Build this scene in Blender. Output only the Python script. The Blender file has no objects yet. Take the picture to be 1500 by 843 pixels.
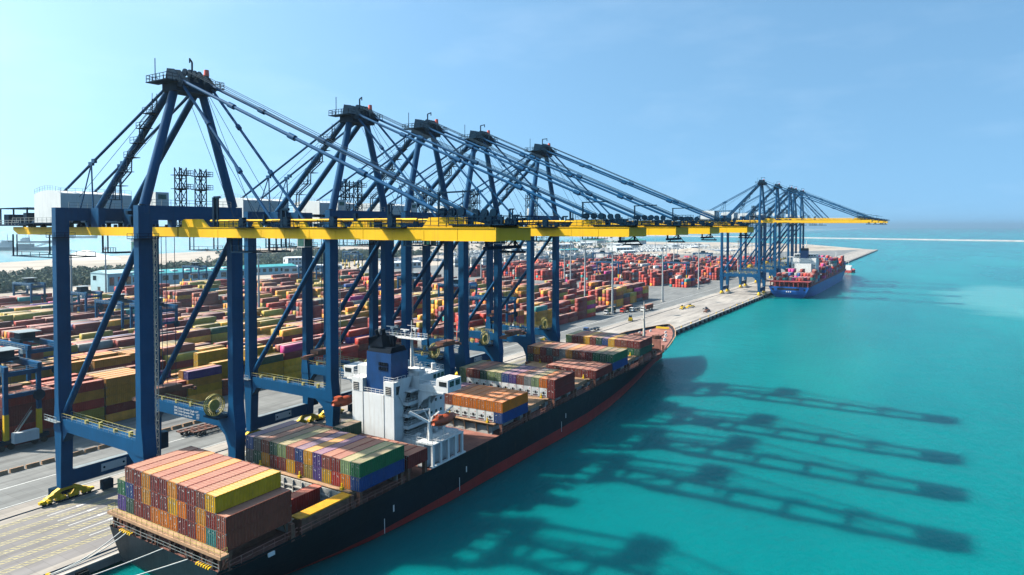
import bpy, math, random
import numpy as np
from mathutils import Vector, Matrix

RAD = math.radians
random.seed(11)
rng = np.random.default_rng(5)
scene = bpy.context.scene
col = scene.collection

# ------------------------------------------------------------------ camera
CAM = Vector((123.956, -70.349, 57.485))
cam_d = bpy.data.cameras.new('camera')
cam = bpy.data.objects.new('camera', cam_d)
col.objects.link(cam)
cam.location = CAM
cam.rotation_euler = (RAD(90 - 1.382), 0, RAD(31.963))
cam_d.sensor_width = 36.0
cam_d.lens = 997.02 / 1500 * 36
cam_d.shift_y = -0.0440
cam_d.clip_start = 1.0
cam_d.clip_end = 120000
scene.camera = cam

# ------------------------------------------------------------------ sky, sun, exposure
SUN = Vector((-53.5, -25.8, 58.5)).normalized()          # towards the sun
SUN_EL = math.asin(SUN.z)
world = bpy.data.worlds.new('World')
scene.world = world
world.use_nodes = True
wn, wl = world.node_tree.nodes, world.node_tree.links
wn.clear()
w_out = wn.new('ShaderNodeOutputWorld')
w_bg = wn.new('ShaderNodeBackground')
w_sky = wn.new('ShaderNodeTexSky')
w_sky.sky_type = 'NISHITA'
w_sky.sun_disc = False
w_sky.sun_elevation = SUN_EL
w_sky.sun_rotation = math.atan2(SUN.x, SUN.y)
w_sky.altitude = 0
w_sky.air_density = 1.0
w_sky.dust_density = 1.7
w_sky.ozone_density = 2.2
w_bg.inputs['Strength'].default_value = 0.148
# thin high cloud, thickest in a bank low over the land side
w_tc = wn.new('ShaderNodeTexCoord')
w_map = wn.new('ShaderNodeMapping')
w_map.inputs['Scale'].default_value = (2.2, 2.2, 7.5)
w_noise = wn.new('ShaderNodeTexNoise')
w_noise.inputs['Scale'].default_value = 2.4
w_noise.inputs['Detail'].default_value = 9.0
w_noise.inputs['Roughness'].default_value = 0.56
w_ramp = wn.new('ShaderNodeValToRGB')
w_ramp.color_ramp.elements[0].position = 0.50
w_ramp.color_ramp.elements[0].color = (0, 0, 0, 1)
w_ramp.color_ramp.elements[1].position = 0.86
w_ramp.color_ramp.elements[1].color = (0.045, 0.045, 0.045, 1)
w_mix = wn.new('ShaderNodeMixRGB')
# humid tropical air: lift the sampled elevation so that the whole lower sky keeps the same clear blue
w_sep = wn.new('ShaderNodeSeparateXYZ')
w_lift = wn.new('ShaderNodeMath'); w_lift.operation = 'MULTIPLY_ADD'
w_lift.inputs[1].default_value = 0.86; w_lift.inputs[2].default_value = 0.33
w_com = wn.new('ShaderNodeCombineXYZ')
w_nrm = wn.new('ShaderNodeVectorMath'); w_nrm.operation = 'NORMALIZE'
wl.new(w_tc.outputs['Generated'], w_sep.inputs[0])
wl.new(w_sep.outputs['X'], w_com.inputs['X']); wl.new(w_sep.outputs['Y'], w_com.inputs['Y'])
wl.new(w_sep.outputs['Z'], w_lift.inputs[0]); wl.new(w_lift.outputs[0], w_com.inputs['Z'])
wl.new(w_com.outputs[0], w_nrm.inputs[0]); wl.new(w_nrm.outputs[0], w_sky.inputs['Vector'])
w_hsv = wn.new('ShaderNodeHueSaturation'); w_hsv.inputs['Saturation'].default_value = 1.08
wl.new(w_sky.outputs['Color'], w_hsv.inputs['Color'])
w_tint = wn.new('ShaderNodeMixRGB'); w_tint.blend_type = 'MULTIPLY'
w_tint.inputs['Fac'].default_value = 1.0; w_tint.inputs['Color2'].default_value = (0.98, 1.19, 1.07, 1)
wl.new(w_hsv.outputs['Color'], w_tint.inputs['Color1'])
w_mix.inputs['Color2'].default_value = (9.5, 9.7, 9.9, 1)
wl.new(w_tc.outputs['Generated'], w_map.inputs['Vector'])
wl.new(w_map.outputs['Vector'], w_noise.inputs['Vector'])
wl.new(w_noise.outputs['Fac'], w_ramp.inputs['Fac'])
wl.new(w_ramp.outputs['Color'], w_mix.inputs['Fac'])
wl.new(w_tint.outputs['Color'], w_mix.inputs['Color1'])
wl.new(w_mix.outputs['Color'], w_bg.inputs['Color'])
wl.new(w_bg.outputs['Background'], w_out.inputs['Surface'])

sun_d = bpy.data.lights.new('sun', 'SUN')
sun_d.energy = 5.0
sun_d.angle = RAD(0.8)
sun_d.color = (1.0, 0.93, 0.82)
sun = bpy.data.objects.new('sun', sun_d)
sun.rotation_euler = SUN.to_track_quat('Z', 'Y').to_euler()
sun.location = (-300, -200, 400)
col.objects.link(sun)

vs = scene.view_settings
vs.view_transform = 'Standard'
vs.look = 'None'
vs.exposure = 0.76
vs.gamma = 1.0
vs.use_curve_mapping = False
scene.cycles.max_bounces = 6
scene.cycles.diffuse_bounces = 0
scene.cycles.glossy_bounces = 2
scene.cycles.transmission_bounces = 2
scene.cycles.volume_bounces = 0
scene.cycles.use_denoising = True
scene.cycles.caustics_reflective = False
scene.cycles.caustics_refractive = False

# ------------------------------------------------------------------ materials
MATS = {}
def new_mat(name):
    m = bpy.data.materials.new(name)
    m.use_nodes = True
    MATS[name] = m
    nt = m.node_tree
    return m, nt.nodes, nt.links, nt.nodes['Principled BSDF']

def noise_node(n, l, scale, detail=4, rough=0.55, mapping=None, coord='Object'):
    tc = n.new('ShaderNodeTexCoord')
    t = n.new('ShaderNodeTexNoise')
    t.inputs['Scale'].default_value = scale
    t.inputs['Detail'].default_value = detail
    t.inputs['Roughness'].default_value = rough
    src = tc.outputs[coord]
    if mapping:
        mp = n.new('ShaderNodeMapping')
        mp.inputs['Scale'].default_value = mapping
        l.new(src, mp.inputs['Vector'])
        src = mp.outputs['Vector']
    l.new(src, t.inputs['Vector'])
    return t

def ramp_node(n, l, fac, stops):
    r = n.new('ShaderNodeValToRGB')
    e = r.color_ramp.elements
    while len(e) < len(stops):
        e.new(0.5)
    for i, (p, c) in enumerate(stops):
        e[i].position = p
        e[i].color = (*c, 1) if len(c) == 3 else c
    l.new(fac, r.inputs['Fac'])
    return r

def mix_rgb(n, l, fac, a, b, blend='MIX'):
    m = n.new('ShaderNodeMixRGB')
    m.blend_type = blend
    for sock, v in (('Fac', fac), ('Color1', a), ('Color2', b)):
        if hasattr(v, 'is_linked') or hasattr(v, 'links'):
            l.new(v, m.inputs[sock])
        elif isinstance(v, (int, float)):
            m.inputs[sock].default_value = v
        else:
            m.inputs[sock].default_value = (*v, 1)
    return m

def bump_node(n, l, height, strength, dist, bsdf):
    b = n.new('ShaderNodeBump')
    b.inputs['Strength'].default_value = strength
    b.inputs['Distance'].default_value = dist
    l.new(height, b.inputs['Height'])
    l.new(b.outputs['Normal'], bsdf.inputs['Normal'])

def paint(name, rgb, rough=0.5, var=0.25, scale=0.35, streak=None, metallic=0.0, spec=0.4, bump=0.0):
    """weathered paint: cloudy tone plus optional vertical dirt or rust streaks"""
    m, n, l, b = new_mat(name)
    t = noise_node(n, l, scale, 6, 0.62)
    lo = tuple(c * (1 - var) for c in rgb)
    hi = tuple(min(1, c * (1 + var)) for c in rgb)
    r = ramp_node(n, l, t.outputs['Fac'], [(0.3, lo), (0.7, hi)])
    out = r.outputs['Color']
    if streak:
        s = noise_node(n, l, 1.0, 5, 0.65, mapping=(1.6, 1.6, 0.12))
        f = ramp_node(n, l, s.outputs['Fac'], [(0.52, (0, 0, 0)), (0.78, (streak[3],) * 3)])
        out = mix_rgb(n, l, f.outputs['Color'], out, streak[:3]).outputs['Color']
    l.new(out, b.inputs['Base Color'])
    b.inputs['Roughness'].default_value = rough
    b.inputs['Metallic'].default_value = metallic
    b.inputs['Specular IOR Level'].default_value = spec
    if bump:
        bump_node(n, l, t.outputs['Fac'], bump, 0.05, b)
    return m

paint('crane_blue', (0.0015, 0.066, 0.168), 0.6, 0.2, 0.12, (0.008, 0.04, 0.08, 0.4), spec=0.12)
paint('crane_yellow', (0.92, 0.52, 0.018), 0.55, 0.08, 0.15, (0.50, 0.28, 0.05, 0.35), spec=0.15)
paint('crane_dark', (0.003, 0.022, 0.048), 0.75, 0.3, 0.8, spec=0.05)
paint('rail_galv', (0.30, 0.33, 0.33), 0.5, 0.2, 0.8, metallic=0.4)
paint('rail_yellow', (0.40, 0.34, 0.09), 0.5, 0.2, 0.8)
paint('house_white', (0.66, 0.68, 0.68), 0.5, 0.08, 0.2, (0.40, 0.38, 0.34, 0.35))
paint('rubber', (0.018, 0.018, 0.019), 0.8, 0.3, 1.0)
paint('steel_grey', (0.22, 0.23, 0.24), 0.5, 0.25, 0.8, metallic=0.5)
paint('white_paint', (0.74, 0.75, 0.74), 0.5, 0.05, 0.4)
paint('red_paint', (0.55, 0.045, 0.03), 0.5, 0.2, 0.6)
paint('green_cab', (0.03, 0.12, 0.10), 0.25, 0.3, 0.6)
paint('brown_steel', (0.17, 0.075, 0.05), 0.6, 0.35, 0.7)
paint('ship_white', (0.82, 0.82, 0.80), 0.45, 0.05, 0.25, (0.45, 0.34, 0.22, 0.4))
paint('hull_black', (0.005, 0.012, 0.019), 0.5, 0.35, 0.10, (0.02, 0.025, 0.03, 0.35), spec=0.2)
paint('boot_red', (0.27, 0.022, 0.018), 0.55, 0.3, 0.15, (0.09, 0.05, 0.04, 0.5))
paint('deck_oxide', (0.30, 0.125, 0.095), 0.75, 0.35, 0.35, (0.16, 0.09, 0.06, 0.5))
paint('hatch_tan', (0.42, 0.25, 0.145), 0.7, 0.3, 0.4, (0.20, 0.10, 0.06, 0.5))
paint('coaming_pale', (0.52, 0.50, 0.46), 0.65, 0.18, 0.5, (0.24, 0.13, 0.08, 0.6))
paint('funnel_blue', (0.004, 0.050, 0.17), 0.45, 0.2, 0.4, (0.01, 0.015, 0.03, 0.6))
paint('funnel_black', (0.006, 0.012, 0.022), 0.75, 0.3, 0.7, spec=0.06)
paint('boat_orange', (0.40, 0.075, 0.03), 0.5, 0.2, 0.8)
paint('safety_yellow', (0.80, 0.50, 0.02), 0.5, 0.15, 0.8)
paint('deck_green', (0.02, 0.22, 0.15), 0.6, 0.2, 0.8)
paint('hull_blue', (0.006, 0.095, 0.36), 0.45, 0.15, 0.1, (0.02, 0.05, 0.18, 0.5))
paint('vessel_grey', (0.18, 0.22, 0.25), 0.6, 0.2, 0.05)
paint('cyan_wall', (0.42, 0.62, 0.66), 0.6, 0.1, 0.1)
paint('teal_roof', (0.05, 0.32, 0.34), 0.6, 0.15, 0.1)
paint('concrete_pale', (0.46, 0.43, 0.39), 0.85, 0.14, 0.25, bump=0.1)
paint('mast_grey', (0.34, 0.37, 0.38), 0.5, 0.1, 0.3)
paint('rope_white', (0.62, 0.62, 0.58), 0.8, 0.1, 2.0)
paint('wire_dark', (0.012, 0.04, 0.07), 0.7, 0.1, 1.0, spec=0.1)
paint('marking_white', (0.66, 0.66, 0.64), 0.8, 0.22, 1.3)
paint('marking_yellow', (0.46, 0.40, 0.20), 0.8, 0.35, 1.3)
paint('oxide_red_frame', (0.35, 0.05, 0.045), 0.6, 0.3, 0.3)
paint('cover_amber', (0.72, 0.33, 0.02), 0.6, 0.2, 0.8)
paint('cab_white', (0.70, 0.71, 0.70), 0.35, 0.08, 0.8)
paint('cab_blue', (0.03, 0.09, 0.26), 0.4, 0.15, 0.8)
paint('stone_grey', (0.34, 0.33, 0.32), 0.9, 0.25, 0.05)

def hull_plates(name):
    m = MATS[name]; n, l = m.node_tree.nodes, m.node_tree.links
    b = n['Principled BSDF']
    tc = n.new('ShaderNodeTexCoord'); mp = n.new('ShaderNodeMapping')
    mp.inputs['Rotation'].default_value = (RAD(90), 0, RAD(90))
    br = n.new('ShaderNodeTexBrick')
    br.inputs['Scale'].default_value = 0.11; br.inputs['Mortar Size'].default_value = 0.010
    br.inputs['Color1'].default_value = (1, 1, 1, 1); br.inputs['Color2'].default_value = (0.75, 0.75, 0.75, 1); br.inputs['Mortar'].default_value = (0.2, 0.2, 0.2, 1)
    l.new(tc.outputs['Object'], mp.inputs['Vector']); l.new(mp.outputs['Vector'], br.inputs['Vector'])
    dent = noise_node(n, l, 0.5, 3, 0.5)
    ad = n.new('ShaderNodeMath'); ad.operation = 'MULTIPLY_ADD'
    l.new(dent.outputs['Fac'], ad.inputs[0]); ad.inputs[1].default_value = 1.5; l.new(br.outputs['Color'], ad.inputs[2])
    bump_node(n, l, ad.outputs[0], 0.35, 0.12, b)
    # scrapes and rust runs
    src = b.inputs['Base Color'].links[0].from_socket
    rn = noise_node(n, l, 0.9, 7, 0.75, mapping=(0.6, 0.6, 0.10))
    rf = ramp_node(n, l, rn.outputs['Fac'], [(0.60, (0, 0, 0)), (0.74, (0.55,) * 3)])
    mx = mix_rgb(n, l, rf.outputs['Color'], src, (0.075, 0.045, 0.03))
    sc = noise_node(n, l, 0.5, 7, 0.75, mapping=(0.4, 0.10, 1.6))
    sf = ramp_node(n, l, sc.outputs['Fac'], [(0.64, (0, 0, 0)), (0.74, (0.28,) * 3)])
    mx2 = mix_rgb(n, l, sf.outputs['Color'], mx.outputs['Color'], (0.06, 0.075, 0.085))
    l.new(mx2.outputs['Color'], b.inputs['Base Color'])
hull_plates('hull_black'); hull_plates('boot_red')

m, n, l, b = new_mat('glass_dark')
b.inputs['Base Color'].default_value = (0.012, 0.02, 0.026, 1)
b.inputs['Roughness'].default_value = 0.08
m, n, l, b = new_mat('beacon_red')
b.inputs['Base Color'].default_value = (0.8, 0.12, 0.07, 1)
b.inputs['Roughness'].default_value = 0.35

def container_mat(name, color_socket_maker, roof=False, ribs=False, sunlit_tint=(0.66, 0.39, 0.28)):
    m, n, l, b = new_mat(name)
    src = color_socket_maker(n, l)
    t = noise_node(n, l, 0.5, 5, 0.6)
    f = ramp_node(n, l, t.outputs['Fac'], [(0.3, (0.74, 0.74, 0.74)), (0.7, (1.12, 1.12, 1.12))])
    c = mix_rgb(n, l, 1.0, src, f.outputs['Color'], 'MULTIPLY').outputs['Color']
    s = noise_node(n, l, 1.3, 6, 0.7, mapping=(1.3, 1.3, 0.25))
    d = ramp_node(n, l, s.outputs['Fac'], [(0.56, (0, 0, 0)), (0.8, (0.42,) * 3)])
    c = mix_rgb(n, l, d.outputs['Color'], c, (0.12, 0.065, 0.04)).outputs['Color']
    if roof:  # sun glare painted into the roof colour, along with some fading
        k = noise_node(n, l, 0.35, 6, 0.7, mapping=(2.0, 0.5, 1))
        d2 = ramp_node(n, l, k.outputs['Fac'], [(0.25, (0.25,) * 3), (0.8, (0.66,) * 3)])
        c = mix_rgb(n, l, d2.outputs['Color'], c, sunlit_tint).outputs['Color']
    l.new(c, b.inputs['Base Color'])
    b.inputs['Roughness'].default_value = 0.6
    b.inputs['Specular IOR Level'].default_value = 0.3
    if ribs:
        tc = n.new('ShaderNodeTexCoord')
        hs = []
        for ax in ('X', 'Y'):
            w = n.new('ShaderNodeTexWave')
            w.bands_direction = ax
            w.inputs['Scale'].default_value = 0.9
            l.new(tc.outputs['Object'], w.inputs['Vector'])
            hs.append(w.outputs['Fac'])
        mx = n.new('ShaderNodeMath')
        mx.operation = 'ADD'
        l.new(hs[0], mx.inputs[0])
        l.new(hs[1], mx.inputs[1])
        bump_node(n, l, mx.outputs[0], 0.35, 0.05, b)
    return m

def from_object(n, l):
    return n.new('ShaderNodeObjectInfo').outputs['Color']
def from_attr(n, l):
    a = n.new('ShaderNodeAttribute')
    a.attribute_name = 'col'
    return a.outputs['Color']
container_mat('box_paint', from_object)
container_mat('box_roof', from_object, roof=True)
container_mat('box_mass', from_attr, ribs=True)
container_mat('box_mass_roof', from_attr, roof=True, sunlit_tint=(0.56, 0.45, 0.39))

# sea: turbid turquoise water, faint current bands, small ripples
m, n, l, b = new_mat('sea_water')
t1 = noise_node(n, l, 0.0022, 5, 0.6, mapping=(1.0, 0.35, 1))
r1 = ramp_node(n, l, t1.outputs['Fac'], [(0.28, (0.0, 0.118, 0.128)), (0.50, (0.0, 0.154, 0.160)), (0.72, (0.001, 0.198, 0.196))])
t1b = noise_node(n, l, 0.012, 6, 0.6, mapping=(1.0, 0.3, 1))
r1b = ramp_node(n, l, t1b.outputs['Fac'], [(0.25, (0.74, 0.78, 0.84)), (0.75, (1.20, 1.18, 1.12))])
cw = mix_rgb(n, l, 1.0, r1.outputs['Color'], r1b.outputs['Color'], 'MULTIPLY')
# a pale silty patch well off the berth
tcs = n.new('ShaderNodeTexCoord')
mps = n.new('ShaderNodeMapping')
mps.inputs['Location'].default_value = (-190.0, -612.0, 0)
l.new(tcs.outputs['Object'], mps.inputs['Vector'])
mps2 = n.new('ShaderNodeMapping')
mps2.inputs['Scale'].default_value = (1 / 48.0, 1 / 105.0, 0)
l.new(mps.outputs['Vector'], mps2.inputs['Vector'])
ln = n.new('ShaderNodeVectorMath')
ln.operation = 'LENGTH'
l.new(mps2.outputs['Vector'], ln.inputs[0])
tn = noise_node(n, l, 0.02, 5, 0.6)
ad = n.new('ShaderNodeMath')
ad.operation = 'MULTIPLY_ADD'
l.new(tn.outputs['Fac'], ad.inputs[0])
ad.inputs[1].default_value = 1.3
l.new(ln.outputs['Value'], ad.inputs[2])
rs = ramp_node(n, l, ad.outputs[0], [(0.0, (0.0,) * 3), (1.0, (0.0,) * 3)])
rs.color_ramp.elements[0].color = (0.55, 0.55, 0.55, 1)
rs.color_ramp.elements[0].position = 0.72
rs.color_ramp.elements[1].position = 0.99
mr = n.new('ShaderNodeMapRange')
mr.inputs['From Max'].default_value = 2.2
l.new(ad.outputs[0], mr.inputs['Value'])
l.new(mr.outputs['Result'], rs.inputs['Fac'])
cw2 = mix_rgb(n, l, rs.outputs['Color'], cw.outputs['Color'], (0.10, 0.30, 0.29))
# sun glare on the landward water, painted into the base colour
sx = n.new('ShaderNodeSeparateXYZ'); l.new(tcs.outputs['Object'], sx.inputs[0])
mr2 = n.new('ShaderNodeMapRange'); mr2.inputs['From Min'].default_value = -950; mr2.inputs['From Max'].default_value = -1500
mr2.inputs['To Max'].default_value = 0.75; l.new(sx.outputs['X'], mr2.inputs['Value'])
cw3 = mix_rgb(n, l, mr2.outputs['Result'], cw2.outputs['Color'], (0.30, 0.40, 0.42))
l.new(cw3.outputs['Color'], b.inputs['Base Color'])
b.inputs['Roughness'].default_value = 0.16
b.inputs['IOR'].default_value = 1.33
b.subsurface_method = 'RANDOM_WALK'
b.inputs['Subsurface Weight'].default_value = 1.0
b.inputs['Subsurface Radius'].default_value = (1.5, 5.0, 5.5)
b.inputs['Subsurface Scale'].default_value = 5.0
b.inputs['Specular IOR Level'].default_value = 0.06
t2 = noise_node(n, l, 0.55, 5, 0.65, mapping=(1.0, 0.55, 1))
t3 = noise_node(n, l, 0.07, 3, 0.5)
mm = n.new('ShaderNodeMath')
mm.operation = 'MULTIPLY_ADD'
l.new(t3.outputs['Fac'], mm.inputs[0])
mm.inputs[1].default_value = 1.6
l.new(t2.outputs['Fac'], mm.inputs[2])
bump_node(n, l, mm.outputs[0], 0.8, 0.5, b)

# quay and yard paving
def paving(name, stops, stain):
    m, n, l, b = new_mat(name)
    t = noise_node(n, l, 0.045, 7, 0.62, mapping=(1.0, 0.45, 1))
    r = ramp_node(n, l, t.outputs['Fac'], stops)
    s = noise_node(n, l, 0.22, 6, 0.7, mapping=(1.5, 0.16, 1))
    f = ramp_node(n, l, s.outputs['Fac'], [(0.44, (0, 0, 0)), (0.68, (0.75,) * 3)])
    c = mix_rgb(n, l, f.outputs['Color'], r.outputs['Color'], stain)
    br = n.new('ShaderNodeTexBrick')
    br.inputs['Scale'].default_value = 0.1
    br.inputs['Mortar Size'].default_value = 0.006
    br.inputs['Color1'].default_value = (1, 1, 1, 1)
    br.inputs['Color2'].default_value = (0.88, 0.88, 0.88, 1)
    br.inputs['Mortar'].default_value = (0.75, 0.75, 0.75, 1)
    tc = n.new('ShaderNodeTexCoord')
    l.new(tc.outputs['Object'], br.inputs['Vector'])
    c2 = mix_rgb(n, l, 1.0, c.outputs['Color'], br.outputs['Color'], 'MULTIPLY')
    l.new(c2.outputs['Color'], b.inputs['Base Color'])
    b.inputs['Roughness'].default_value = 0.88
    bump_node(n, l, s.outputs['Fac'], 0.15, 0.05, b)
paving('apron_concrete', [(0.3, (0.30, 0.265, 0.235)), (0.7, (0.47, 0.42, 0.37))], (0.17, 0.155, 0.14))
paving('lane_asphalt', [(0.3, (0.175, 0.165, 0.165)), (0.7, (0.27, 0.25, 0.245))], (0.12, 0.11, 0.105))
paving('yard_asphalt', [(0.3, (0.15, 0.155, 0.155)), (0.7, (0.25, 0.25, 0.24))], (0.08, 0.08, 0.08))
m, n, l, b = new_mat('land_sand')
t = noise_node(n, l, 0.006, 8, 0.65, mapping=(1.0, 0.4, 1))
r = ramp_node(n, l, t.outputs['Fac'], [(0.25, (0.14, 0.15, 0.09)), (0.38, (0.28, 0.235, 0.18)), (0.50, (0.44, 0.365, 0.295)), (0.62, (0.36, 0.31, 0.26)), (0.72, (0.52, 0.45, 0.375))])
t2 = noise_node(n, l, 0.05, 8, 0.75, mapping=(1.0, 0.25, 1))
r2 = ramp_node(n, l, t2.outputs['Fac'], [(0.36, (0.55, 0.55, 0.55)), (0.46, (0.95, 0.95, 0.95)), (0.7, (1.1, 1.1, 1.1))])
c = mix_rgb(n, l, 1.0, r.outputs['Color'], r2.outputs['Color'], 'MULTIPLY')
l.new(c.outputs['Color'], b.inputs['Base Color'])
b.inputs['Roughness'].default_value = 0.95
m, n, l, b = new_mat('leaf_green')
oi = n.new('ShaderNodeAttribute')
oi.attribute_name = 'col'
l.new(oi.outputs['Color'], b.inputs['Base Color'])
b.inputs['Roughness'].default_value = 0.8
paint('sand_white', (0.72, 0.69, 0.64), 0.95, 0.12, 0.03, bump=0.2)

# ------------------------------------------------------------------ mesh helpers
def V(*a):
    return Vector(a)

class MB:
    """collects shapes into one mesh"""
    def __init__(s):
        s.v, s.f, s.m, s.s = [], [], [], []
    def add(s, vs_, fs_, mi=0, smooth=False):
        o = len(s.v)
        s.v.extend(tuple(p) for p in vs_)
        for f in fs_:
            s.f.append(tuple(i + o for i in f))
            s.m.append(mi)
            s.s.append(smooth)
        return s
    def hexa(s, p, mi=0):                       # 8 corners: bottom 4 ccw, top 4 ccw
        return s.add(p, [(3, 2, 1, 0), (4, 5, 6, 7), (0, 1, 5, 4), (1, 2, 6, 5), (2, 3, 7, 6), (3, 0, 4, 7)], mi)
    def box(s, x0, x1, y0, y1, z0, z1, mi=0):
        return s.hexa([(x0, y0, z0), (x1, y0, z0), (x1, y1, z0), (x0, y1, z0),
                       (x0, y0, z1), (x1, y0, z1), (x1, y1, z1), (x0, y1, z1)], mi)
    def cbox(s, c, d, mi=0):
        return s.box(c[0] - d[0] / 2, c[0] + d[0] / 2, c[1] - d[1] / 2, c[1] + d[1] / 2, c[2] - d[2] / 2, c[2] + d[2] / 2, mi)
    def taper(s, c0, h0, c1, h1, mi=0):         # vertical-ish box: centre and half sizes (x, y) at bottom and top
        q = []
        for c, h in ((c0, h0), (c1, h1)):
            q += [(c[0] - h[0], c[1] - h[1], c[2]), (c[0] + h[0], c[1] - h[1], c[2]),
                  (c[0] + h[0], c[1] + h[1], c[2]), (c[0] - h[0], c[1] + h[1], c[2])]
        return s.hexa(q, mi)
    def frame(s, p, q):
        d = (Vector(q) - Vector(p)).normalized()
        up = V(0, 0, 1) if abs(d.z) < 0.95 else V(1, 0, 0)
        a = d.cross(up).normalized()
        return a, a.cross(d).normalized()
    def bar(s, p, q, w, h=None, mi=0):
        h = h or w
        a, u = s.frame(p, q)
        p, q = Vector(p), Vector(q)
        a, u = a * w / 2, u * h / 2
        return s.hexa([p - a - u, p + a - u, q + a - u, q - a - u, p - a + u, p + a + u, q + a + u, q - a + u], mi)
    def tube(s, p, q, r0, r1=None, n=10, mi=0):
        r1 = r0 if r1 is None else r1
        a, u = s.frame(p, q)
        p, q = Vector(p), Vector(q)
        vs_ = []
        for c, r in ((p, r0), (q, r1)):
            for i in range(n):
                t = 2 * math.pi * i / n
                vs_.append(c + a * (r * math.cos(t)) + u * (r * math.sin(t)))
        s.add(vs_, [(i, n + i, n + (i + 1) % n, (i + 1) % n) for i in range(n)], mi, n > 5)
        s.add(vs_[:n], [tuple(range(n))], mi)
        s.add(vs_[n:], [tuple(reversed(range(n)))], mi)
        return s
    def disc(s, c, axis, r, w, n=16, mi=0):
        d = Vector(axis).normalized() * w / 2
        return s.tube(Vector(c) - d, Vector(c) + d, r, r, n, mi)
    def prism(s, poly, ax, a0, a1, mi=0):       # 2-D polygon extruded along axis
        def P(u, v, w):
            return {'x': (w, u, v), 'y': (u, w, v), 'z': (u, v, w)}[ax]
        k = len(poly)
        vs_ = [P(u, v, a0) for u, v in poly] + [P(u, v, a1) for u, v in poly]
        return s.add(vs_, [tuple(range(k)), tuple(reversed(range(k, 2 * k)))] + [(i, k + i, k + (i + 1) % k, (i + 1) % k) for i in range(k)], mi)
    def rail(s, pts, h=1.1, step=2.0, t=0.07, mi=0, mids=1):
        for p, q in zip(pts[:-1], pts[1:]):
            p, q = Vector(p), Vector(q)
            L = (q - p).length
            k = max(1, round(L / step))
            for j in range(mids + 1):
                z = V(0, 0, h * (j + 1) / (mids + 1))
                s.bar(p + z, q + z, t, t, mi)
            for i in range(k + 1):
                c = p.lerp(q, i / k)
                s.bar(c, c + V(0, 0, h), t, t, mi)
        return s
    def truss(s, p, q, w, h, bays, t=0.12, mi=0):
        """box lattice between two points"""
        a, u = s.frame(p, q)
        p, q = Vector(p), Vector(q)
        cs = [(-1, -1), (1, -1), (1, 1), (-1, 1)]
        off = [a * (i * w / 2) + u * (j * h / 2) for i, j in cs]
        for o in off:
            s.bar(p + o, q + o, t, t, mi)
        for i in range(bays):
            c0, c1 = p.lerp(q, i / bays), p.lerp(q, (i + 1) / bays)
            for k in range(4):
                s.bar(c0 + off[k], c1 + off[(k + 1) % 4], t * 0.7, t * 0.7, mi)
                s.bar(c0 + off[k], c0 + off[(k + 1) % 4], t * 0.7, t * 0.7, mi)
        return s
    def build(s, name, mats, parent=None, loc=None):
        me = bpy.data.meshes.new(name)
        me.from_pydata(s.v, [], s.f)
        for mt in ([mats] if isinstance(mats, str) else mats):
            me.materials.append(MATS[mt])
        me.polygons.foreach_set('material_index', s.m)
        me.polygons.foreach_set('use_smooth', s.s)
        me.validate(verbose=False)
        me.update()
        return link(name, me, parent, loc)

def link(name, data, parent=None, loc=None):
    o = bpy.data.objects.new(name, data)
    col.objects.link(o)
    if parent:
        o.parent = parent
    if loc:
        o.location = loc
    return o

def tag(o, label=None, cat=None, group=None, kind=None):
    for k, v in (('label', label), ('category', cat), ('group', group), ('kind', kind)):
        if v:
            o[k] = v
    return o

def thing(name, loc, label, cat, group=None, rz=0.0):
    o = link(name, None)
    o.location = loc
    o.rotation_euler = (0, 0, rz)
    return tag(o, label, cat, group)

def copy_tree(o, parent=None):
    c = o.copy()
    col.objects.link(c)
    c.parent = parent
    for ch in list(o.children):
        copy_tree(ch, c)
    return c

def structure(o):
    return tag(o, kind='structure')

def text_mesh(name, body, size, mat, parent, loc, rot):
    cu = bpy.data.curves.new(name, 'FONT')
    cu.body = body
    cu.size = size
    cu.extrude = 0.01
    cu.resolution_u = 2
    tmp = bpy.data.objects.new(name, cu)
    col.objects.link(tmp)
    dg = bpy.context.evaluated_depsgraph_get()
    me = bpy.data.meshes.new_from_object(tmp.evaluated_get(dg))
    bpy.data.objects.remove(tmp)
    me.materials.clear()
    me.materials.append(MATS[mat])
    o = link(name, me, parent, loc)
    o.rotation_euler = rot
    return o

WATER = -2.0
#@@PARTS
# ================================================================== the setting
# sea: one sheet to the horizon
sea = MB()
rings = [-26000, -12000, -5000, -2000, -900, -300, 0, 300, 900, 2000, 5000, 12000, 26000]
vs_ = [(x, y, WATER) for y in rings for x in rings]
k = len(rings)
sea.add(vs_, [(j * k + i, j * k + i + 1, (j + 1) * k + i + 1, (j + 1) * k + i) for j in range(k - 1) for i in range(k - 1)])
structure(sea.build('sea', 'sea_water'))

# land behind the quay: sandy reclaimed ground, straight along the berth, ragged on the far shore
shore = [(-9.0, -900), (-9.0, 1811), (-60, 1905), (-229, 2255), (-380, 2330), (-543, 2384), (-760, 2330), (-900, 2160), (-1100, 2100),
         (-1269, 1931), (-1340, 1600), (-1290, 1300), (-1360, 1050), (-1290, 860), (-1230, 700), (-1215, 560), (-1150, 470), (-1126, 411),
         (-1080, 300), (-1120, 120), (-1010, -200), (-950, -900)]
land = MB()
nb = len(shore)
top = [(x, y, -0.02) for x, y in shore]
bot = [(x + (12 if x < -100 else 0), y, -9) for x, y in shore]
land.add(top + bot, [tuple(range(nb))] + [(i, nb + i, nb + (i + 1) % nb, (i + 1) % nb) for i in range(nb)])
structure(land.build('land', 'land_sand'))
yard = MB()
yard.add([(-31.5, -700, -0.010), (-31.5, 1790, -0.010), (-440, 1050, -0.010), (-520, 560, -0.010), (-470, 260, -0.010), (-520, -700, -0.010)], [(0, 1, 2, 3, 4, 5)])
structure(yard.build('yard_pavement', 'yard_asphalt'))

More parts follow.
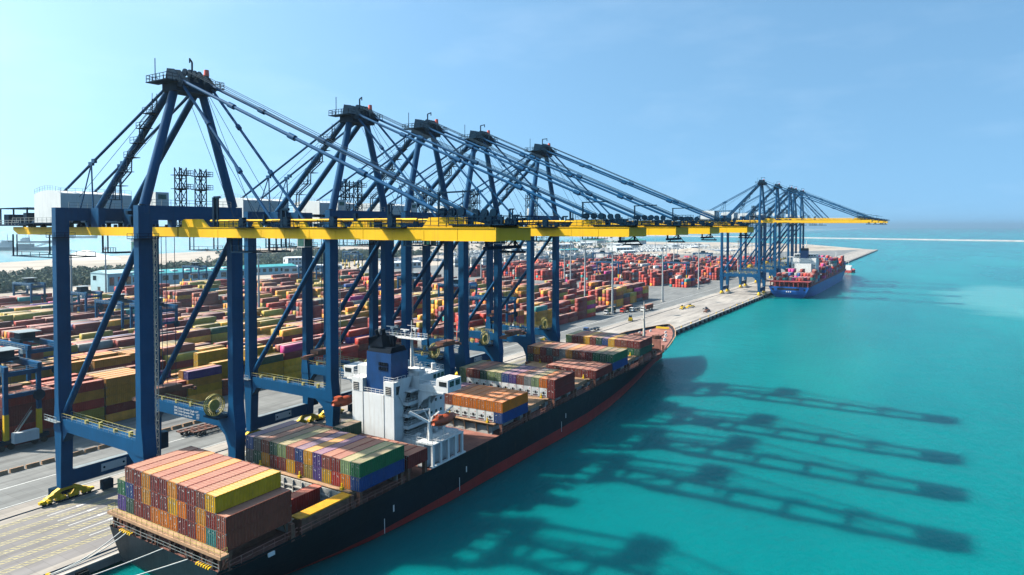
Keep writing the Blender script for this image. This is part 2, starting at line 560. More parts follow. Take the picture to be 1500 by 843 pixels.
# quay apron: a slab on pile caps
ap = MB()
ap.box(-36, 3.05, -700, 1811, -1.3, 0.0)
apron = structure(ap.build('quay_apron', 'apron_concrete'))
lanes = MB()
lanes.box(-27.6, -2.2, -300, 214, 0.001, 0.004)
structure(lanes.build('quay_roadway', 'lane_asphalt'))
kb = MB()
kb.box(2.45, 3.05, -700, 1811, 0.0, 0.24)
kb.build('kerb', 'concrete_pale', apron)
pc = MB()
pc.box(-0.6, 2.9, -1.6, 1.6, -3.2, -1.3)
pc.tube((0.3, 0, -6), (0.3, 0, -3.2), 0.6)
pc.tube((2.0, 0, -6), (2.0, 0, -3.2), 0.6)
first = pc.build('pile_cap', 'concrete_pale', apron, (0, -40, 0))
for i in range(1, 66):
    c = first.copy(); col.objects.link(c); c.location = (0, -40 + 9.0 * i, 0)
for x in (0.0, -30.48):
    mb = MB()
    mb.box(x - 0.36, x + 0.36, -700, 1700, 0.005, 0.009)
    mb.box(x - 0.075, x + 0.075, -700, 1700, 0.009, 0.10)
    mb.build('crane_rail', 'crane_dark', apron)
mb = MB(); mb.box(1.05, 1.45, -300, 1700, 0.004, 0.008); mb.build('cable_trench', 'crane_dark', apron)
# painted lanes between the rails
for x in (-26.9, -22.9, -18.7, -14.7, -10.8, -6.9):
    mb = MB()
    for dx in (-0.62, 0.62):
        mb.box(x + dx - 0.07, x + dx + 0.07, -60, 190, 0.010, 0.013)
    y = -60.0
    while y < 188:
        mb.add([(x - 0.56, y, 0.012), (x - 0.56, y + 0.24, 0.012), (x + 0.56, y + 1.2, 0.012), (x + 0.56, y + 0.96, 0.012)], [(0, 1, 2, 3)])
        y += 1.0
    mb.build('lane_marking', 'marking_yellow', apron)
mb = MB()
mb.add([(-0.10, -4.2, 0), (0.10, -4.2, 0), (0.10, 1.3, 0), (-0.10, 1.3, 0)], [(0, 1, 2, 3)])
mb.add([(-0.42, 1.3, 0), (0.42, 1.3, 0), (0, 3.4, 0)], [(0, 1, 2)])
for yy in (-1.6, 38, 84, 130):
    for i, x in enumerate((-25.0, -20.7, -16.7, -12.8, -8.9)):
        if yy == -1.6 and i == 0:
            arrow = mb.build('lane_arrow', 'marking_white', apron, (x, yy, 0.012))
        else:
            c = arrow.copy(); col.objects.link(c); c.location = (x, yy, 0.012)
for x, w in ((-48.5, 0.14), (-36.6, 0.10)):
    mb = MB(); mb.box(x - w, x + w, -300, 620, -0.006, -0.002); mb.build('lane_marking', 'marking_white', apron)

# fenders under the edge and mooring bollards on it
fen = MB()
fen.box(3.05, 3.45, -0.9, 0.9, -1.9, -0.1)
fen.tube((3.45, 0, -1.0), (3.95, 0, -1.0), 0.55, 0.62, 12)
fen.box(3.95, 4.12, -0.8, 0.8, -1.9, -0.2)
fen0 = fen.build('dock_fender', 'rubber')
tag(fen0, 'black rubber fender block fixed under the quay edge', 'fender', 'fenders along the quay edge')
fen0.location = (0, -31, 0)
for i in range(1, 62):
    c = fen0.copy(); col.objects.link(c); c.location = (0, -31 + 9.0 * i, 0)
bo = MB()
bo.disc((0, 0, 0.06), (0, 0, 1), 0.55, 0.12, 14)
bo.tube((0, 0, 0.1), (0, 0, 0.55), 0.26, 0.22, 12)
bo.tube((0, 0, 0.52), (0.12, 0, 0.85), 0.36, 0.42, 12)
bo0 = bo.build('mooring_bollard', 'safety_yellow')
tag(bo0, 'yellow mooring bollard standing on the quay edge', 'bollard', 'mooring bollards along the quay edge')
bo0.location = (1.95, -35.5, 0.0)
for i in range(1, 32):
    c = bo0.copy(); col.objects.link(c); c.location = (1.95, -35.5 + 18.0 * i, 0.0)

# breakwater on the horizon
mb = MB()
pa, pb = V(-1500, 3955, 0), V(2600, 2275, 0)
d = (pb - pa).normalized(); s_ = V(-d.y, d.x, 0)
seg = 60
vs_ = []
for i in range(seg + 1):
    c = pa.lerp(pb, i / seg)
    j = random.uniform(-2, 2)
    for o, z in ((-22 + j, -3), (-9 + j * 0.5, 2.6 + random.uniform(-0.5, 0.5)), (9, 2.6 + random.uniform(-0.5, 0.5)), (22, -3)):
        vs_.append(c + s_ * o + V(0, 0, z))
mb.add(vs_, [(4 * i + q, 4 * i + q + 1, 4 * i + 5 + q, 4 * i + 4 + q) for i in range(seg) for q in range(3)])
tag(mb.build('breakwater', 'stone_grey'), 'long low pale breakwater crossing the open sea towards the horizon', 'breakwater')

# sandy mounds
def mound(cx, cy, rx, ry, h, mat, label, cat, seed):
    rr = random.Random(seed)
    mb = MB(); N, K = 40, 9
    ph = [rr.uniform(0, 6.28) for _ in range(4)]
    vs_ = [(cx, cy, h)]
    for j in range(1, K + 1):
        t = j / K
        for i in range(N):
            a = 2 * math.pi * i / N
            wob = 1 + 0.12 * math.sin(2 * a + ph[0]) + 0.07 * math.sin(5 * a + ph[1]) + 0.05 * math.sin(9 * a + ph[2])
            z = h * max(0, (1 - t) ** 1.15) * (1 + 0.12 * math.sin(3 * a + ph[3] + 4 * t)) - (0.4 if j == K else 0)
            vs_.append((cx + rx * t * wob * math.cos(a), cy + ry * t * wob * math.sin(a), z))
    mb.add(vs_, [(0, 1 + i, 1 + (i + 1) % N) for i in range(N)] +
           [(1 + j * N + i, 1 + (j + 1) * N + i, 1 + (j + 1) * N + (i + 1) % N, 1 + j * N + (i + 1) % N) for j in range(K - 1) for i in range(N)], 0, True)
    o = mb.build('sand_mound', mat)
    return tag(o, label, cat)
mound(-1150, 552, 62, 46, 15, 'sand_white', 'broad white sand heap on the far shore', 'sand heap', 1)
mound(-409, 1113, 34, 34, 17, 'stone_grey', 'grey conical gravel heap behind the container rows', 'gravel heap', 2)
mound(-330, 1420, 70, 40, 9, 'land_sand', 'low tan earth bank near the end of the quay', 'earth bank', 3)
mound(-210, 1700, 120, 60, 8, 'land_sand', 'long tan sand bank behind the far quay head', 'sand bank', 4)

# mangrove belt along the landward edge of the yard
def leaf_mass(name, crowns, label, kind=True):
    """crowns: (x, y, z0, radius, height); leaf-sized quads through each crown's volume"""
    P, C = [], []
    for (x, y, z0, r, h, tone) in crowns:
        nq = int(26 + 7 * r)
        u = rng.normal(size=(nq, 3)); u /= np.linalg.norm(u, axis=1)[:, None]
        rad = rng.uniform(0.45, 1.0, nq) ** 0.6
        c = np.stack([x + u[:, 0] * r * rad, y + u[:, 1] * r * rad, z0 + h * 0.5 + u[:, 2] * h * 0.5 * rad], 1)
        a = rng.normal(size=(nq, 3)); a /= np.linalg.norm(a, axis=1)[:, None]
        bb = np.cross(a, rng.normal(size=(nq, 3))); bb /= np.linalg.norm(bb, axis=1)[:, None]
        sz = rng.uniform(0.5, 1.1, nq)[:, None] * 0.42 * max(1.6, r * 0.5)
        P.append(np.stack([c - a * sz - bb * sz, c + a * sz - bb * sz, c + a * sz + bb * sz, c - a * sz + bb * sz], 1))
        g = rng.uniform(0.65, 1.25, nq)[:, None] * np.array(tone)[None, :]
        C.append(np.concatenate([g, np.ones((nq, 1))], 1))
    P = np.concatenate(P).reshape(-1, 3); C = np.concatenate(C)
    nf = len(C)
    me = bpy.data.meshes.new(name)
    me.vertices.add(nf * 4); me.vertices.foreach_set('co', P.ravel())
    me.loops.add(nf * 4); me.loops.foreach_set('vertex_index', np.arange(nf * 4))
    me.polygons.add(nf); me.polygons.foreach_set('loop_start', np.arange(nf) * 4)
    at = me.attributes.new('col', 'FLOAT_COLOR', 'FACE'); at.data.foreach_set('color', C.ravel())
    me.materials.append(MATS['leaf_green'])
    me.update(calc_edges=True)
    return tag(link(name, me), label, 'woodland' if kind else 'trees', kind='stuff')
cr = []
for i in range(4600):
    t = random.random()
    y = -120 + 1150 * t
    xe = -548 - (y - 150) * 0.235 if y > 150 else -548 + (150 - y) * 0.02
    x = xe - abs(random.gauss(0, 105 + 40 * math.sin(t * 9)))
    h = random.uniform(5, 10)
    tone = random.choice([(0.045, 0.075, 0.035), (0.06, 0.09, 0.04), (0.05, 0.085, 0.05), (0.08, 0.10, 0.05)])
    cr.append((x, y, -0.5, random.uniform(3, 6), h, tone))
leaf_mass('mangrove_wood', cr, 'dark green belt of low trees between the yard and the sand flats')
cr = []
for i in range(420):
    y = random.uniform(950, 2250)
    x = -420 - (y - 950) * 0.32 - random.random() ** 1.4 * 520
    cr.append((x, y, -0.4, random.uniform(2, 5), random.uniform(3, 7), random.choice([(0.07, 0.09, 0.05), (0.05, 0.08, 0.04)])))
leaf_mass('scrub', cr, 'scattered scrub dotted over the far sandy flats')

# low buildings far behind the yard
def building(name, x, y, w, dpt, h, label, wall='ship_white', roof='ship_white', rz=0.0, storeys=1, bays=6, group=None, skylights=0, cat='building'):
    t = thing(name, (x, y, -0.02), label, cat, group, rz)
    mb = MB(); mb.box(-w / 2, w / 2, -dpt / 2, dpt / 2, 0, h); mb.build('wall', wall, t)
    rf = MB()
    rf.prism([(-w / 2 - 0.5, h), (w / 2 + 0.5, h), (0, h + w * 0.09)], 'y', -dpt / 2 - 0.5, dpt / 2 + 0.5)
    r = rf.build('roof', roof, t)
    for i in range(skylights):
        mb = MB(); yy = -dpt / 2 + dpt * (i + 0.5) / skylights
        mb.box(w * 0.12, w * 0.34, yy - dpt * 0.2 / skylights, yy + dpt * 0.2 / skylights, h + w * 0.035, h + w * 0.075)
        mb.build('skylight', 'white_paint', r)
    hs = h / storeys
    shared = None
    for s in range(storeys):
        for i in range(bays):
            yy = -dpt / 2 + dpt * (i + 0.5) / bays
            if shared is None:
                mb = MB(); mb.box(0, 0.12, -dpt * 0.28 / bays, dpt * 0.28 / bays, 0, hs * 0.45)
                shared = mb.build('window', 'glass_dark', t)
                shared.location = (w / 2, yy, hs * (s + 0.35))
            else:
                c = shared.copy(); col.objects.link(c); c.location = (w / 2, yy, hs * (s + 0.35))
    mb = MB(); mb.box(-2.2, 2.2, -dpt / 2 - 0.12, -dpt / 2, 0, min(4.2, h * 0.6)); mb.build('door', 'glass_dark', t)
    mb = MB(); mb.box(-w * 0.35, -w * 0.15, -dpt / 2 - 0.1, -dpt / 2, h * 0.6, h * 0.85); mb.build('window', 'glass_dark', t)
    return t
building('warehouse', -500, 255, 28, 22, 16, 'pale cyan box-shaped store with dark teal sign panel', 'cyan_wall', 'cyan_wall', bays=3)
building('warehouse', -535, 345, 32, 120, 11, 'long teal-roofed shed with white roof lights', 'cyan_wall', 'teal_roof', rz=-0.12, bays=12, skylights=9)
building('warehouse', -560, 470, 26, 60, 9, 'pale shed with teal roof beside the mangroves', 'cyan_wall', 'teal_roof', rz=-0.2, bays=8)
building('office_block', -610, 560, 16, 38, 15, 'white three-storey office block at the mangrove edge', 'house_white', 'white_paint', rz=-0.3, storeys=3, bays=8)
building('workshop', -545, 520, 22, 80, 7, 'low white workshop roof in front of the office block', 'house_white', 'house_white', rz=-0.25, bays=8)
building('workshop', -500, 640, 20, 55, 8, 'grey-white workshop behind the red container rows', 'house_white', 'house_white', rz=-0.3, bays=8)
building('office_block', -1000, 2440, 60, 46, 30, 'white tower block standing on the far point', 'house_white', 'house_white', storeys=5, bays=7)
building('office_block', -905, 2330, 40, 60, 20, 'white terminal hall below the tower block', 'house_white', 'white_paint', storeys=3, bays=7)
building('warehouse', -830, 1960, 60, 70, 12, 'wide shed with bright green roof on the far flats', 'house_white', 'deck_green', bays=8)
building('warehouse', -700, 1990, 60, 60, 12, 'smaller shed with bright green roof beside the wide one', 'house_white', 'deck_green', bays=8)
for i, (x, y) in enumerate(((-620, 1650), (-540, 1560), (-700, 1500), (-470, 1330), (-560, 1250), (-420, 1250), (-640, 1180), (-760, 1750), (-880, 1620), (-480, 1700), (-380, 1560), (-800, 1350))):
    building('depot_shed', x, y, random.uniform(16, 34), random.uniform(30, 70), random.uniform(6, 11),
             'small pale depot shed on the open flats behind the yard', 'house_white', random.choice(['house_white', 'concrete_pale', 'teal_roof']) if i % 4 == 0 else 'house_white', rz=random.uniform(-0.4, 0.3), bays=5, group='depot sheds on the flats')
# ================================================================== ship-to-shore gantry cranes
G = 30.48          # rail gauge
S = 19.23          # leg spacing along the quay

def make_crane(label, zg=55.5, ztop=61.3, zapex=85.2, xo=74.4, detail=True):
    root = thing('gantry_crane', (0, 0, 0), label, 'gantry crane')
    zc0, zc1 = ztop - 2.7, ztop
    zgt = zg + 1.75                     # top of yellow girders
    YS, YN = 5.6, 13.6                  # girder lines
    zp0, zp1 = 15.1, 17.6               # portal beam
    # ---- legs
    for x in (0.0, -G):
        for y in (0.0, S):
            mb = MB()
            mb.taper((x, y, 3.0), (0.85, 1.15), (x, y, zp0), (1.45, 1.15))
            mb.taper((x, y, zp0), (1.45, 1.3), (x, y, zp1 + 0.6), (1.15, 1.3))
            mb.taper((x, y, zp1 + 0.6), (1.1, 1.3), (x, y, zp1 + 3.0), (0.82, 1.3))
            mb.taper((x, y, zp1 + 3.0), (0.82, 1.3), (x, y, zc1), (0.82, 1.3))
            if detail:
                for z in (26, 34, 42, 50):
                    mb.box(x - 0.85, x + 0.85, y - 1.33, y + 1.33, z, z + 0.12)
            mb.build('leg', 'crane_blue', root)
    # ---- portal beams with walkway and haunch
    for y in (0.0, S):
        mb = MB()
        mb.box(-G + 1.3, -1.3, y - 0.95, y + 0.95, zp0, zp1)
        mb.prism([(-1.2, zp0), (-5.0, zp0), (-2.6, zp0 - 1.6), (-1.3, zp0 - 4.6)], 'y', y - 0.9, y + 0.9)
        mb.prism([(-G + 1.2, zp0), (-G + 3.4, zp0), (-G + 1.3, zp0 - 2.4)], 'y', y - 0.9, y + 0.9)
        p = mb.build('portal_beam', 'crane_blue', root)
        mb = MB()
        for yy in (y - 0.9, y + 0.9):
            mb.rail([(-G + 1.2, yy, zp1), (-1.0, yy, zp1)], 1.1, 2.0, 0.05)
        mb.build('railing', 'rail_galv', p)
        mb = MB()
        for yy in (y - 0.9, y + 0.9):
            mb.bar((-G + 1.2, yy, zp1 + 1.13), (-1.0, yy, zp1 + 1.13), 0.07, 0.06)
        for q in np.linspace(-G + 4, -5, 5):
            mb.box(q - 0.3, q + 0.3, y - 0.3, y + 0.3, zp1, zp1 + random.uniform(0.4, 1.2))
        mb.build('handrail', 'rail_yellow', p)
    # ---- sill beams on each rail
    for x in (0.0, -G):
        mb = MB()
        mb.box(x - 0.75, x + 0.75, 1.0, S - 1.0, 3.2, 6.2)
        mb.build('sill_beam', 'crane_blue', root)
        mb = MB(); mb.box(x - 0.72, x + 0.72, 1.6, S - 1.6, 6.2, 6.26); mb.build('walkway', 'rail_galv', root)
        if detail:
            mb = MB(); mb.box(x + 0.75, x + 0.80, 7.0, 12.4, 4.0, 5.7); pl = mb.build('name_plate', 'white_paint', root)
            for yy in (7.6, 11.8):
                mb = MB(); mb.disc((x + 0.83, yy, 4.85), (1, 0, 0), 0.24, 0.06, 10); mb.build('bolt', 'crane_dark', pl)
    # ---- bogies
    bog = wheel = None
    for x in (0.0, -G):
        for y in (0.4, S - 0.4):
            if bog is None:
                mb = MB()
                mb.prism([(-3.2, 1.75), (-2.0, 1.75), (-1.0, 2.3), (1.0, 2.3), (2.0, 1.75), (3.2, 1.75), (2.6, 2.35), (0.9, 3.15), (-0.9, 3.15), (-2.6, 2.35)], 'x', -0.5, 0.5)
                for c in (-2.55, 2.55):
                    mb.prism([(c - 2.0, 1.15), (c + 2.0, 1.15), (c + 1.1, 1.75), (c + 0.4, 2.0), (c - 0.4, 2.0), (c - 1.1, 1.75)], 'x', -0.42, 0.42)
                for c in (-3.85, -1.3, 1.3, 3.85):
                    mb.box(-0.55, 0.55, c - 0.95, c + 0.95, 0.55, 1.2)
                    mb.box(-0.75, 0.75, c - 0.3, c + 0.3, 0.9, 1.5)
                mb.box(-0.4, 0.4, -5.3, -4.7, 0.6, 1.1); mb.box(-0.4, 0.4, 4.7, 5.3, 0.6, 1.1)
                for c in (-3.85, -1.3, 1.3, 3.85):
                    mb.disc((0.62, c, 1.05), (1, 0, 0), 0.36, 0.5, 10); mb.box(0.5, 1.25, c - 0.28, c + 0.28, 0.8, 1.35)
                for c in (-2.55, 2.55, 0):
                    mb.disc((0, c, 1.85 if c else 2.9), (1, 0, 0), 0.34, 1.25, 10)
                bog = mb.build('bogie', 'safety_yellow', root)
                b0 = bog
            else:
                bog = b0.copy(); col.objects.link(bog)
            bog.location = (x, y, 0)
            if detail:
                for c in (-4.35, -3.35, -1.8, -0.8, 0.8, 1.8, 3.35, 4.35):
                    if wheel is None:
                        mb = MB(); mb.disc((0, 0, 0), (1, 0, 0), 0.42, 0.6, 14); mb.disc((0, 0, 0), (1, 0, 0), 0.2, 0.75, 8)
                        wheel = mb.build('wheel', 'crane_dark', bog); w0 = wheel
                    else:
                        wheel = w0.copy(); col.objects.link(wheel); wheel.parent = bog
                    wheel.location = (0, c, 0.45)
    # ---- diagonals, cross beams
    for y in (0.0, S):
        mb = MB(); mb.tube((-0.9, y, zg - 0.6), (-G + 0.9, y, zp1 + 1.0), 0.62, n=14); mb.build('diagonal_brace', 'crane_blue', root)
    for x in (0.0, -G):
        mb = MB()
        mb.box(x - 0.82, x + 0.82, 1.3, S - 1.3, zc0, zc1)
        for y in (YS, YN):
            mb.box(x - 0.6, x + 0.6, y - 0.45, y + 0.45, zgt, zc0)
        c = mb.build('cross_beam', 'crane_blue', root)
        mb = MB(); mb.rail([(x + 0.75, 1.3, zc1), (x + 0.75, S - 1.3, zc1)], 1.1, 1.8, 0.07); mb.build('railing', 'rail_galv', c)
    # collars where the girders pass the legs
    if detail:
        for x in (0.0, -G):
            for y in (0.0, S):
                mb = MB(); z = zg - 0.4
                mb.box(x - 1.7, x + 1.7, y - 2.0, y + 2.0, z, z + 0.12)
                mb.rail([(x - 1.7, y - 2.0, z), (x + 1.7, y - 2.0, z), (x + 1.7, y + 2.0, z)], 1.0, 1.7, 0.07)
                mb.build('leg_platform', 'crane_dark', root)
    # ---- yellow trolley girder (fixed part) and boom
    for y in (YS, YN):
        o = -1 if y == YS else 1
        mb = MB(); mb.box(-62.0, 2.6, y - 0.55, y + 0.55, zg, zgt)
        mb.prism([(-62.0, zg), (-62.0, zgt), (-64.5, zgt), (-64.5, zgt - 0.7)], 'y', y - 0.55, y + 0.55)
        mb.build('trolley_girder', 'crane_yellow', root)
        mb = MB(); mb.box(3.0, xo, y - 0.55, y + 0.55, zg - 0.05, zgt)
        # knuckle by the hinge and stay anchorage near the tip
        mb.prism([(3.0, zgt), (3.0, zgt + 1.15), (3.5, zgt + 1.5), (8.6, zgt + 1.5), (10.6, zgt)], 'y', y - 0.5 * o - 0.35, y - 0.5 * o + 0.35)
        mb.prism([(xo - 13.2, zgt), (xo - 12.0, zgt + 1.5), (xo - 7.4, zgt + 1.5), (xo - 1.5, zgt + 0.3), (xo - 1.5, zgt)], 'y', y - 0.6 * o - 0.3, y - 0.6 * o + 0.3)
        for x in np.arange(9, xo - 1, 5.9):
            mb.box(x - 0.05, x + 0.05, y - 0.58, y + 0.58, zg - 0.02, zgt - 0.06)
        mb.box(3.2, xo - 0.2, y - 0.66, y + 0.66, zgt - 0.07, zgt + 0.012); mb.box(3.2, xo - 0.2, y - 0.66, y + 0.66, zg - 0.09, zg - 0.052)
        for x in (25, 36.5, 48.5):
            mb.prism([(x - 1.2, zgt), (x - 0.5, zgt + 0.9), (x + 0.5, zgt + 0.9), (x + 1.2, zgt)], 'y', y - 0.3, y + 0.3)
        bo = mb.build('boom_girder', 'crane_yellow', root)
        # handrail pipe, walkway and service platforms along the boom
        mb = MB(); mb.tube((12, y - 0.1 * o, zgt + 1.15), (xo - 14, y - 0.1 * o, zgt + 1.15), 0.22, n=8); mb.build('pipe', 'crane_yellow', bo)
        if detail:
            mb = MB()
            yi = sorted((y - 0.55 * o, y - 1.25 * o))
            mb.box(4, xo - 6, yi[0], yi[1], zgt - 0.14, zgt - 0.04)
            mb.rail([(12, y - 1.2 * o, zgt), (xo - 6, y - 1.2 * o, zgt)], 1.1, 2.4, 0.06)
            mb.rail([(12, y + 0.5 * o, zgt), (xo - 14, y + 0.5 * o, zgt)], 1.1, 2.4, 0.05)
            mb.build('walkway', 'crane_dark', bo)
            for x in (22.5, 33.8, 44.5, 56.5):
                mb = MB(); mb.box(x - 2.6, x + 2.6, y + min(0.55 * o, 1.9 * o), y + max(0.55 * o, 1.9 * o), zgt - 0.02, zgt + 0.10)
                mb.rail([(x - 2.6, y + 1.85 * o, zgt + 0.1), (x + 2.6, y + 1.85 * o, zgt + 0.1)], 1.1, 1.3, 0.07)
                mb.box(x - 0.5, x + 0.5, y + min(0.6 * o, 1.4 * o), y + max(0.6 * o, 1.4 * o), zgt + 0.1, zgt + 1.7)
                mb.build('service_platform', 'crane_dark', bo)
            mb = MB()
            for x in (-14, 27, 48.3):
                mb.bar((x, y, zgt + 0.4), (x, y, zgt + 4.2 if x > 0 and x < 20 else zgt + 2.2), 0.5, 0.5)
            for x in np.arange(-60, 2, 5.0):
                mb.box(x - 0.25, x + 0.25, y - 0.25, y + 0.25, zgt, zgt + 0.55)
            mb.build('rope_roller', 'crane_dark', bo)
    mb = MB()
    mb.box(xo - 1.2, xo, YS + 0.55, YN - 0.55, zg - 0.03, zgt - 0.05)
    mb.build('boom_crossbeam', 'crane_yellow', root)
    for x in (8, 20, 32, 44, 56):
        mb = MB(); mb.box(x - 0.4, x + 0.4, YS + 0.55, YN - 0.55, zg + 0.5, zgt - 0.2); mb.build('boom_crossbeam', 'crane_yellow', root)
    # boom latch posts standing over the boom
    for x, h in ((13.2, 5.4), (31.5, 3.0)):
        mb = MB()
        mb.bar((x, YS, zgt), (x, YS, zgt + h), 0.55, 0.55); mb.bar((x + 1.0, YS, zgt), (x + 1.0, YS, zgt + h), 0.3, 0.3)
        mb.bar((x, YS, zgt + h), (x + 1.6, YS, zgt + h), 0.4, 0.4)
        mb.build('latch_post', 'crane_dark', root)
    # boom tip deck
    mb = MB()
    mb.box(xo - 8, xo + 1.2, YS - 0.4, YN + 1.0, zgt + 0.36, zgt + 0.5)
    rq = random.Random(2)
    for _ in range(26):
        x, y, w, h = xo - rq.uniform(0, 7.4), rq.uniform(YS, YN), rq.uniform(0.2, 0.7), rq.uniform(0.25, 1.15)
        mb.box(x - w, x + w * 0.6, y - w * 0.6, y + w * 0.6, zgt + 0.5, zgt + 0.5 + h)
    for _ in range(10):
        x, y = xo - rq.uniform(0, 7.4), rq.uniform(YS, YN)
        mb.bar((x, y, zgt + 0.5), (x + rq.uniform(-0.6, 0.6), y, zgt + rq.uniform(1.2, 2.6)), 0.12, 0.12)
    for y in (YS, YN):
        for x in (xo - 9.2, xo - 7.6, xo - 6.0):
            mb.disc((x, y, zgt + 2.2), (0, 1, 0), 0.6, 0.5, 12)
    tip = mb.build('tip_deck', 'crane_dark', root)
    mb = MB()
    mb.rail([(xo - 8, YS - 0.35, zgt + 0.5), (xo + 1.1, YS - 0.35, zgt + 0.5), (xo + 1.1, YN + 0.95, zgt + 0.5), (xo - 8, YN + 0.95, zgt + 0.5)], 1.1, 1.6, 0.08)
    mb.box(xo - 12.5, xo - 1, YS - 0.5, YS + 0.1, zgt + 0.30, zgt + 0.38)
    mb.rail([(xo - 12.5, YS - 0.5, zgt + 0.38), (xo - 1, YS - 0.5, zgt + 0.38)], 1.1, 1.5, 0.07)
    mb.rail([(xo - 11.5, YS - 0.3, zgt + 1.5), (xo - 7.5, YS - 0.3, zgt + 1.5)], 1.1, 1.3, 0.07)
    mb.bar((xo - 10, YS, zgt + 1.7), (xo - 10, YS, zgt + 5.0), 0.25, 0.25); mb.bar((xo - 10.2, YS, zgt + 4.9), (xo - 4.6, YS, zgt + 5.0), 0.22, 0.22)
    mb.build('railing', 'crane_dark', tip)
    mb = MB(); mb.box(xo - 2.6, xo - 1.9, YS + 0.2, YN + 1.2, zg - 1.25, zg - 0.8); mb.box(xo - 4.6, xo - 0.6, YN - 0.6, YN + 0.2, zg - 1.9, zg - 1.6)
    for y in (YS + 0.6, YN):
        mb.bar((xo - 2.3, y, zg - 0.9), (xo - 2.3, y, zg), 0.3, 0.3)
    mb.bar((xo - 4.4, YN - 0.2, zg - 1.7), (xo - 2.3, YN - 0.2, zg), 0.14, 0.14); mb.bar((xo - 0.8, YN - 0.2, zg - 1.7), (xo - 2.3, YN - 0.2, zg), 0.14, 0.14)
    mb.build('tip_gantry', 'crane_dark', root)
    # ---- machinery house, its deck, backreach frame
    mb = MB()
    x0, x1, y0, y1, z0, z1 = -50.0, -38.0, 3.5, 19.0, zgt + 1.0, ztop + 3.4
    arc = [(x0 + (x1 - x0) * i / 10, z1 + 0.75 * (1 - ((i - 5) / 5) ** 2)) for i in range(11)]
    mb.prism([(x0, z0), (x1, z0)] + arc[::-1], 'y', y0, y1)
    mh = mb.build('machinery_house', 'house_white', root)
    mb = MB(); mb.rail([(x1 - 0.2, y0, z1), (x1 - 0.2, y1, z1)], 1.1, 1.6, 0.06)
    mb.rail([(x0 + 6 + (i - 5) * 1.2, y0 + 0.1, z1 + 0.75 * (1 - ((i - 5) / 5) ** 2)) for i in range(0, 11, 2)], 1.1, 1.6, 0.06)
    mb.build('railing', 'rail_galv', mh)
    for yy in (6.5, 11.5, 16.0):
        mb = MB(); mb.box(x1, x1 + 0.06, yy - 0.5, yy + 0.5, z0 + 0.2, z0 + 2.3); mb.build('door', 'steel_grey', mh)
    mb = MB()
    zd_ = zgt + 0.75
    mb.box(-58, -31.4, 2.2, S - 0.2, zd_, zd_ + 0.24)
    for x in (-57, -51, -45, -38, -33):
        for y in (YS, YN):
            mb.box(x - 0.3, x + 0.3, y - 0.4, y + 0.4, zgt, zd_)
    for x in (-36.5, -34.8, -33.2):
        mb.box(x - 0.5, x + 0.5, 3.5, 5.0, zd_ + 0.24, zd_ + 1.7)
    dk = mb.build('machinery_deck', 'crane_dark', root)
    mb = MB(); mb.rail([(-58, 2.3, zgt + 1.0), (-31.5, 2.3, zgt + 1.0)], 1.1, 2.0, 0.06); mb.build('railing', 'rail_galv', dk)
    mb = MB()
    xa, xb_, ya, yb_, za, zb_ = -73.5, -59.5, 6.0, 14.5, zgt + 0.5, ztop + 0.5
    for x in (xa, (xa + xb_) / 2, xb_):
        for y in (ya, yb_):
            mb.bar((x, y, za), (x, y, zb_), 0.3, 0.3)
    for z in (za, zb_):
        for y in (ya, yb_):
            mb.bar((xa, y, z), (xb_, y, z), 0.3, 0.3)
        for x in (xa, xb_):
            mb.bar((x, ya, z), (x, yb_, z), 0.3, 0.3)
    mb.box(xa - 1.5, xb_, ya - 2, yb_ + 1, za - 0.25, za)
    mb.box(xa + 0.5, xa + 3, ya + 0.5, yb_ - 1, za, za + 2.6); mb.box(xa + 5, xa + 8.5, ya + 1, yb_ - 1, za, za + 1.6); mb.box(xb_ - 3, xb_ - 0.4, ya + 0.4, yb_ - 1, za, za + 2.9)
    bf = mb.build('backreach_frame', 'crane_dark', root)
    mb = MB(); mb.rail([(xb_, ya - 1.9, za), (xa - 1.4, ya - 1.9, za), (xa - 1.4, yb_ + 0.9, za)], 1.1, 1.8, 0.07); mb.build('railing', 'rail_galv', bf)
    # ---- hanging service gantries under the girders
    for (xa, xb_, z) in ((-66, -44, zg - 5.2), (-25, -20, zg - 3.6), (18, 24, zg - 2.6)):
        mb = MB()
        for y in (YS, YN):
            mb.bar((xa, y, zg), (xa, y, z), 0.28, 0.28); mb.bar((xa + 2, y, zg), (xa + 2, y, z), 0.2, 0.2)
            mb.bar((xa, y, z), (xb_, y, z), 0.3, 0.22); mb.bar((xa, y, z + 1.1), (xb_, y, z + 1.1), 0.09, 0.09)
            for q in np.linspace(xa, xb_, 6):
                mb.bar((q, y, z), (q, y, z + 1.1), 0.09, 0.09)
        mb.box(xa, xb_, YS - 0.5, YS + 0.9, z - 0.1, z)
        for q in (xa, xb_):
            mb.bar((q, YS, z), (q, YN, z), 0.3, 0.2)
        mb.build('hanging_walkway', 'crane_dark', root)
    # ---- A-frame mast
    for y0, y1 in ((0.3, 7.0), (S - 0.3, 12.4)):
        mb = MB()
        mb.tube((0, y0, zc1 - 1.5), (0, y0, zc1), 1.0, 0.98, 16)
        mb.tube((0, y0, zc1), (-0.6, y1, zapex - 0.6), 0.92, 0.78, 16)
        mb.build('mast_leg', 'crane_blue', root)
    for y in (6.0, 12.9):
        yt = 7.0 if y < 9 else 12.4
        mb = MB(); mb.tube((-27.5, y, ztop - 0.4), (-1.8, yt, zapex - 0.6), 0.72, 0.68, 14)
        mb.box(-29, -26, y - 0.7, y + 0.7, zgt, ztop)
        mb.build('mast_backleg', 'crane_blue', root)
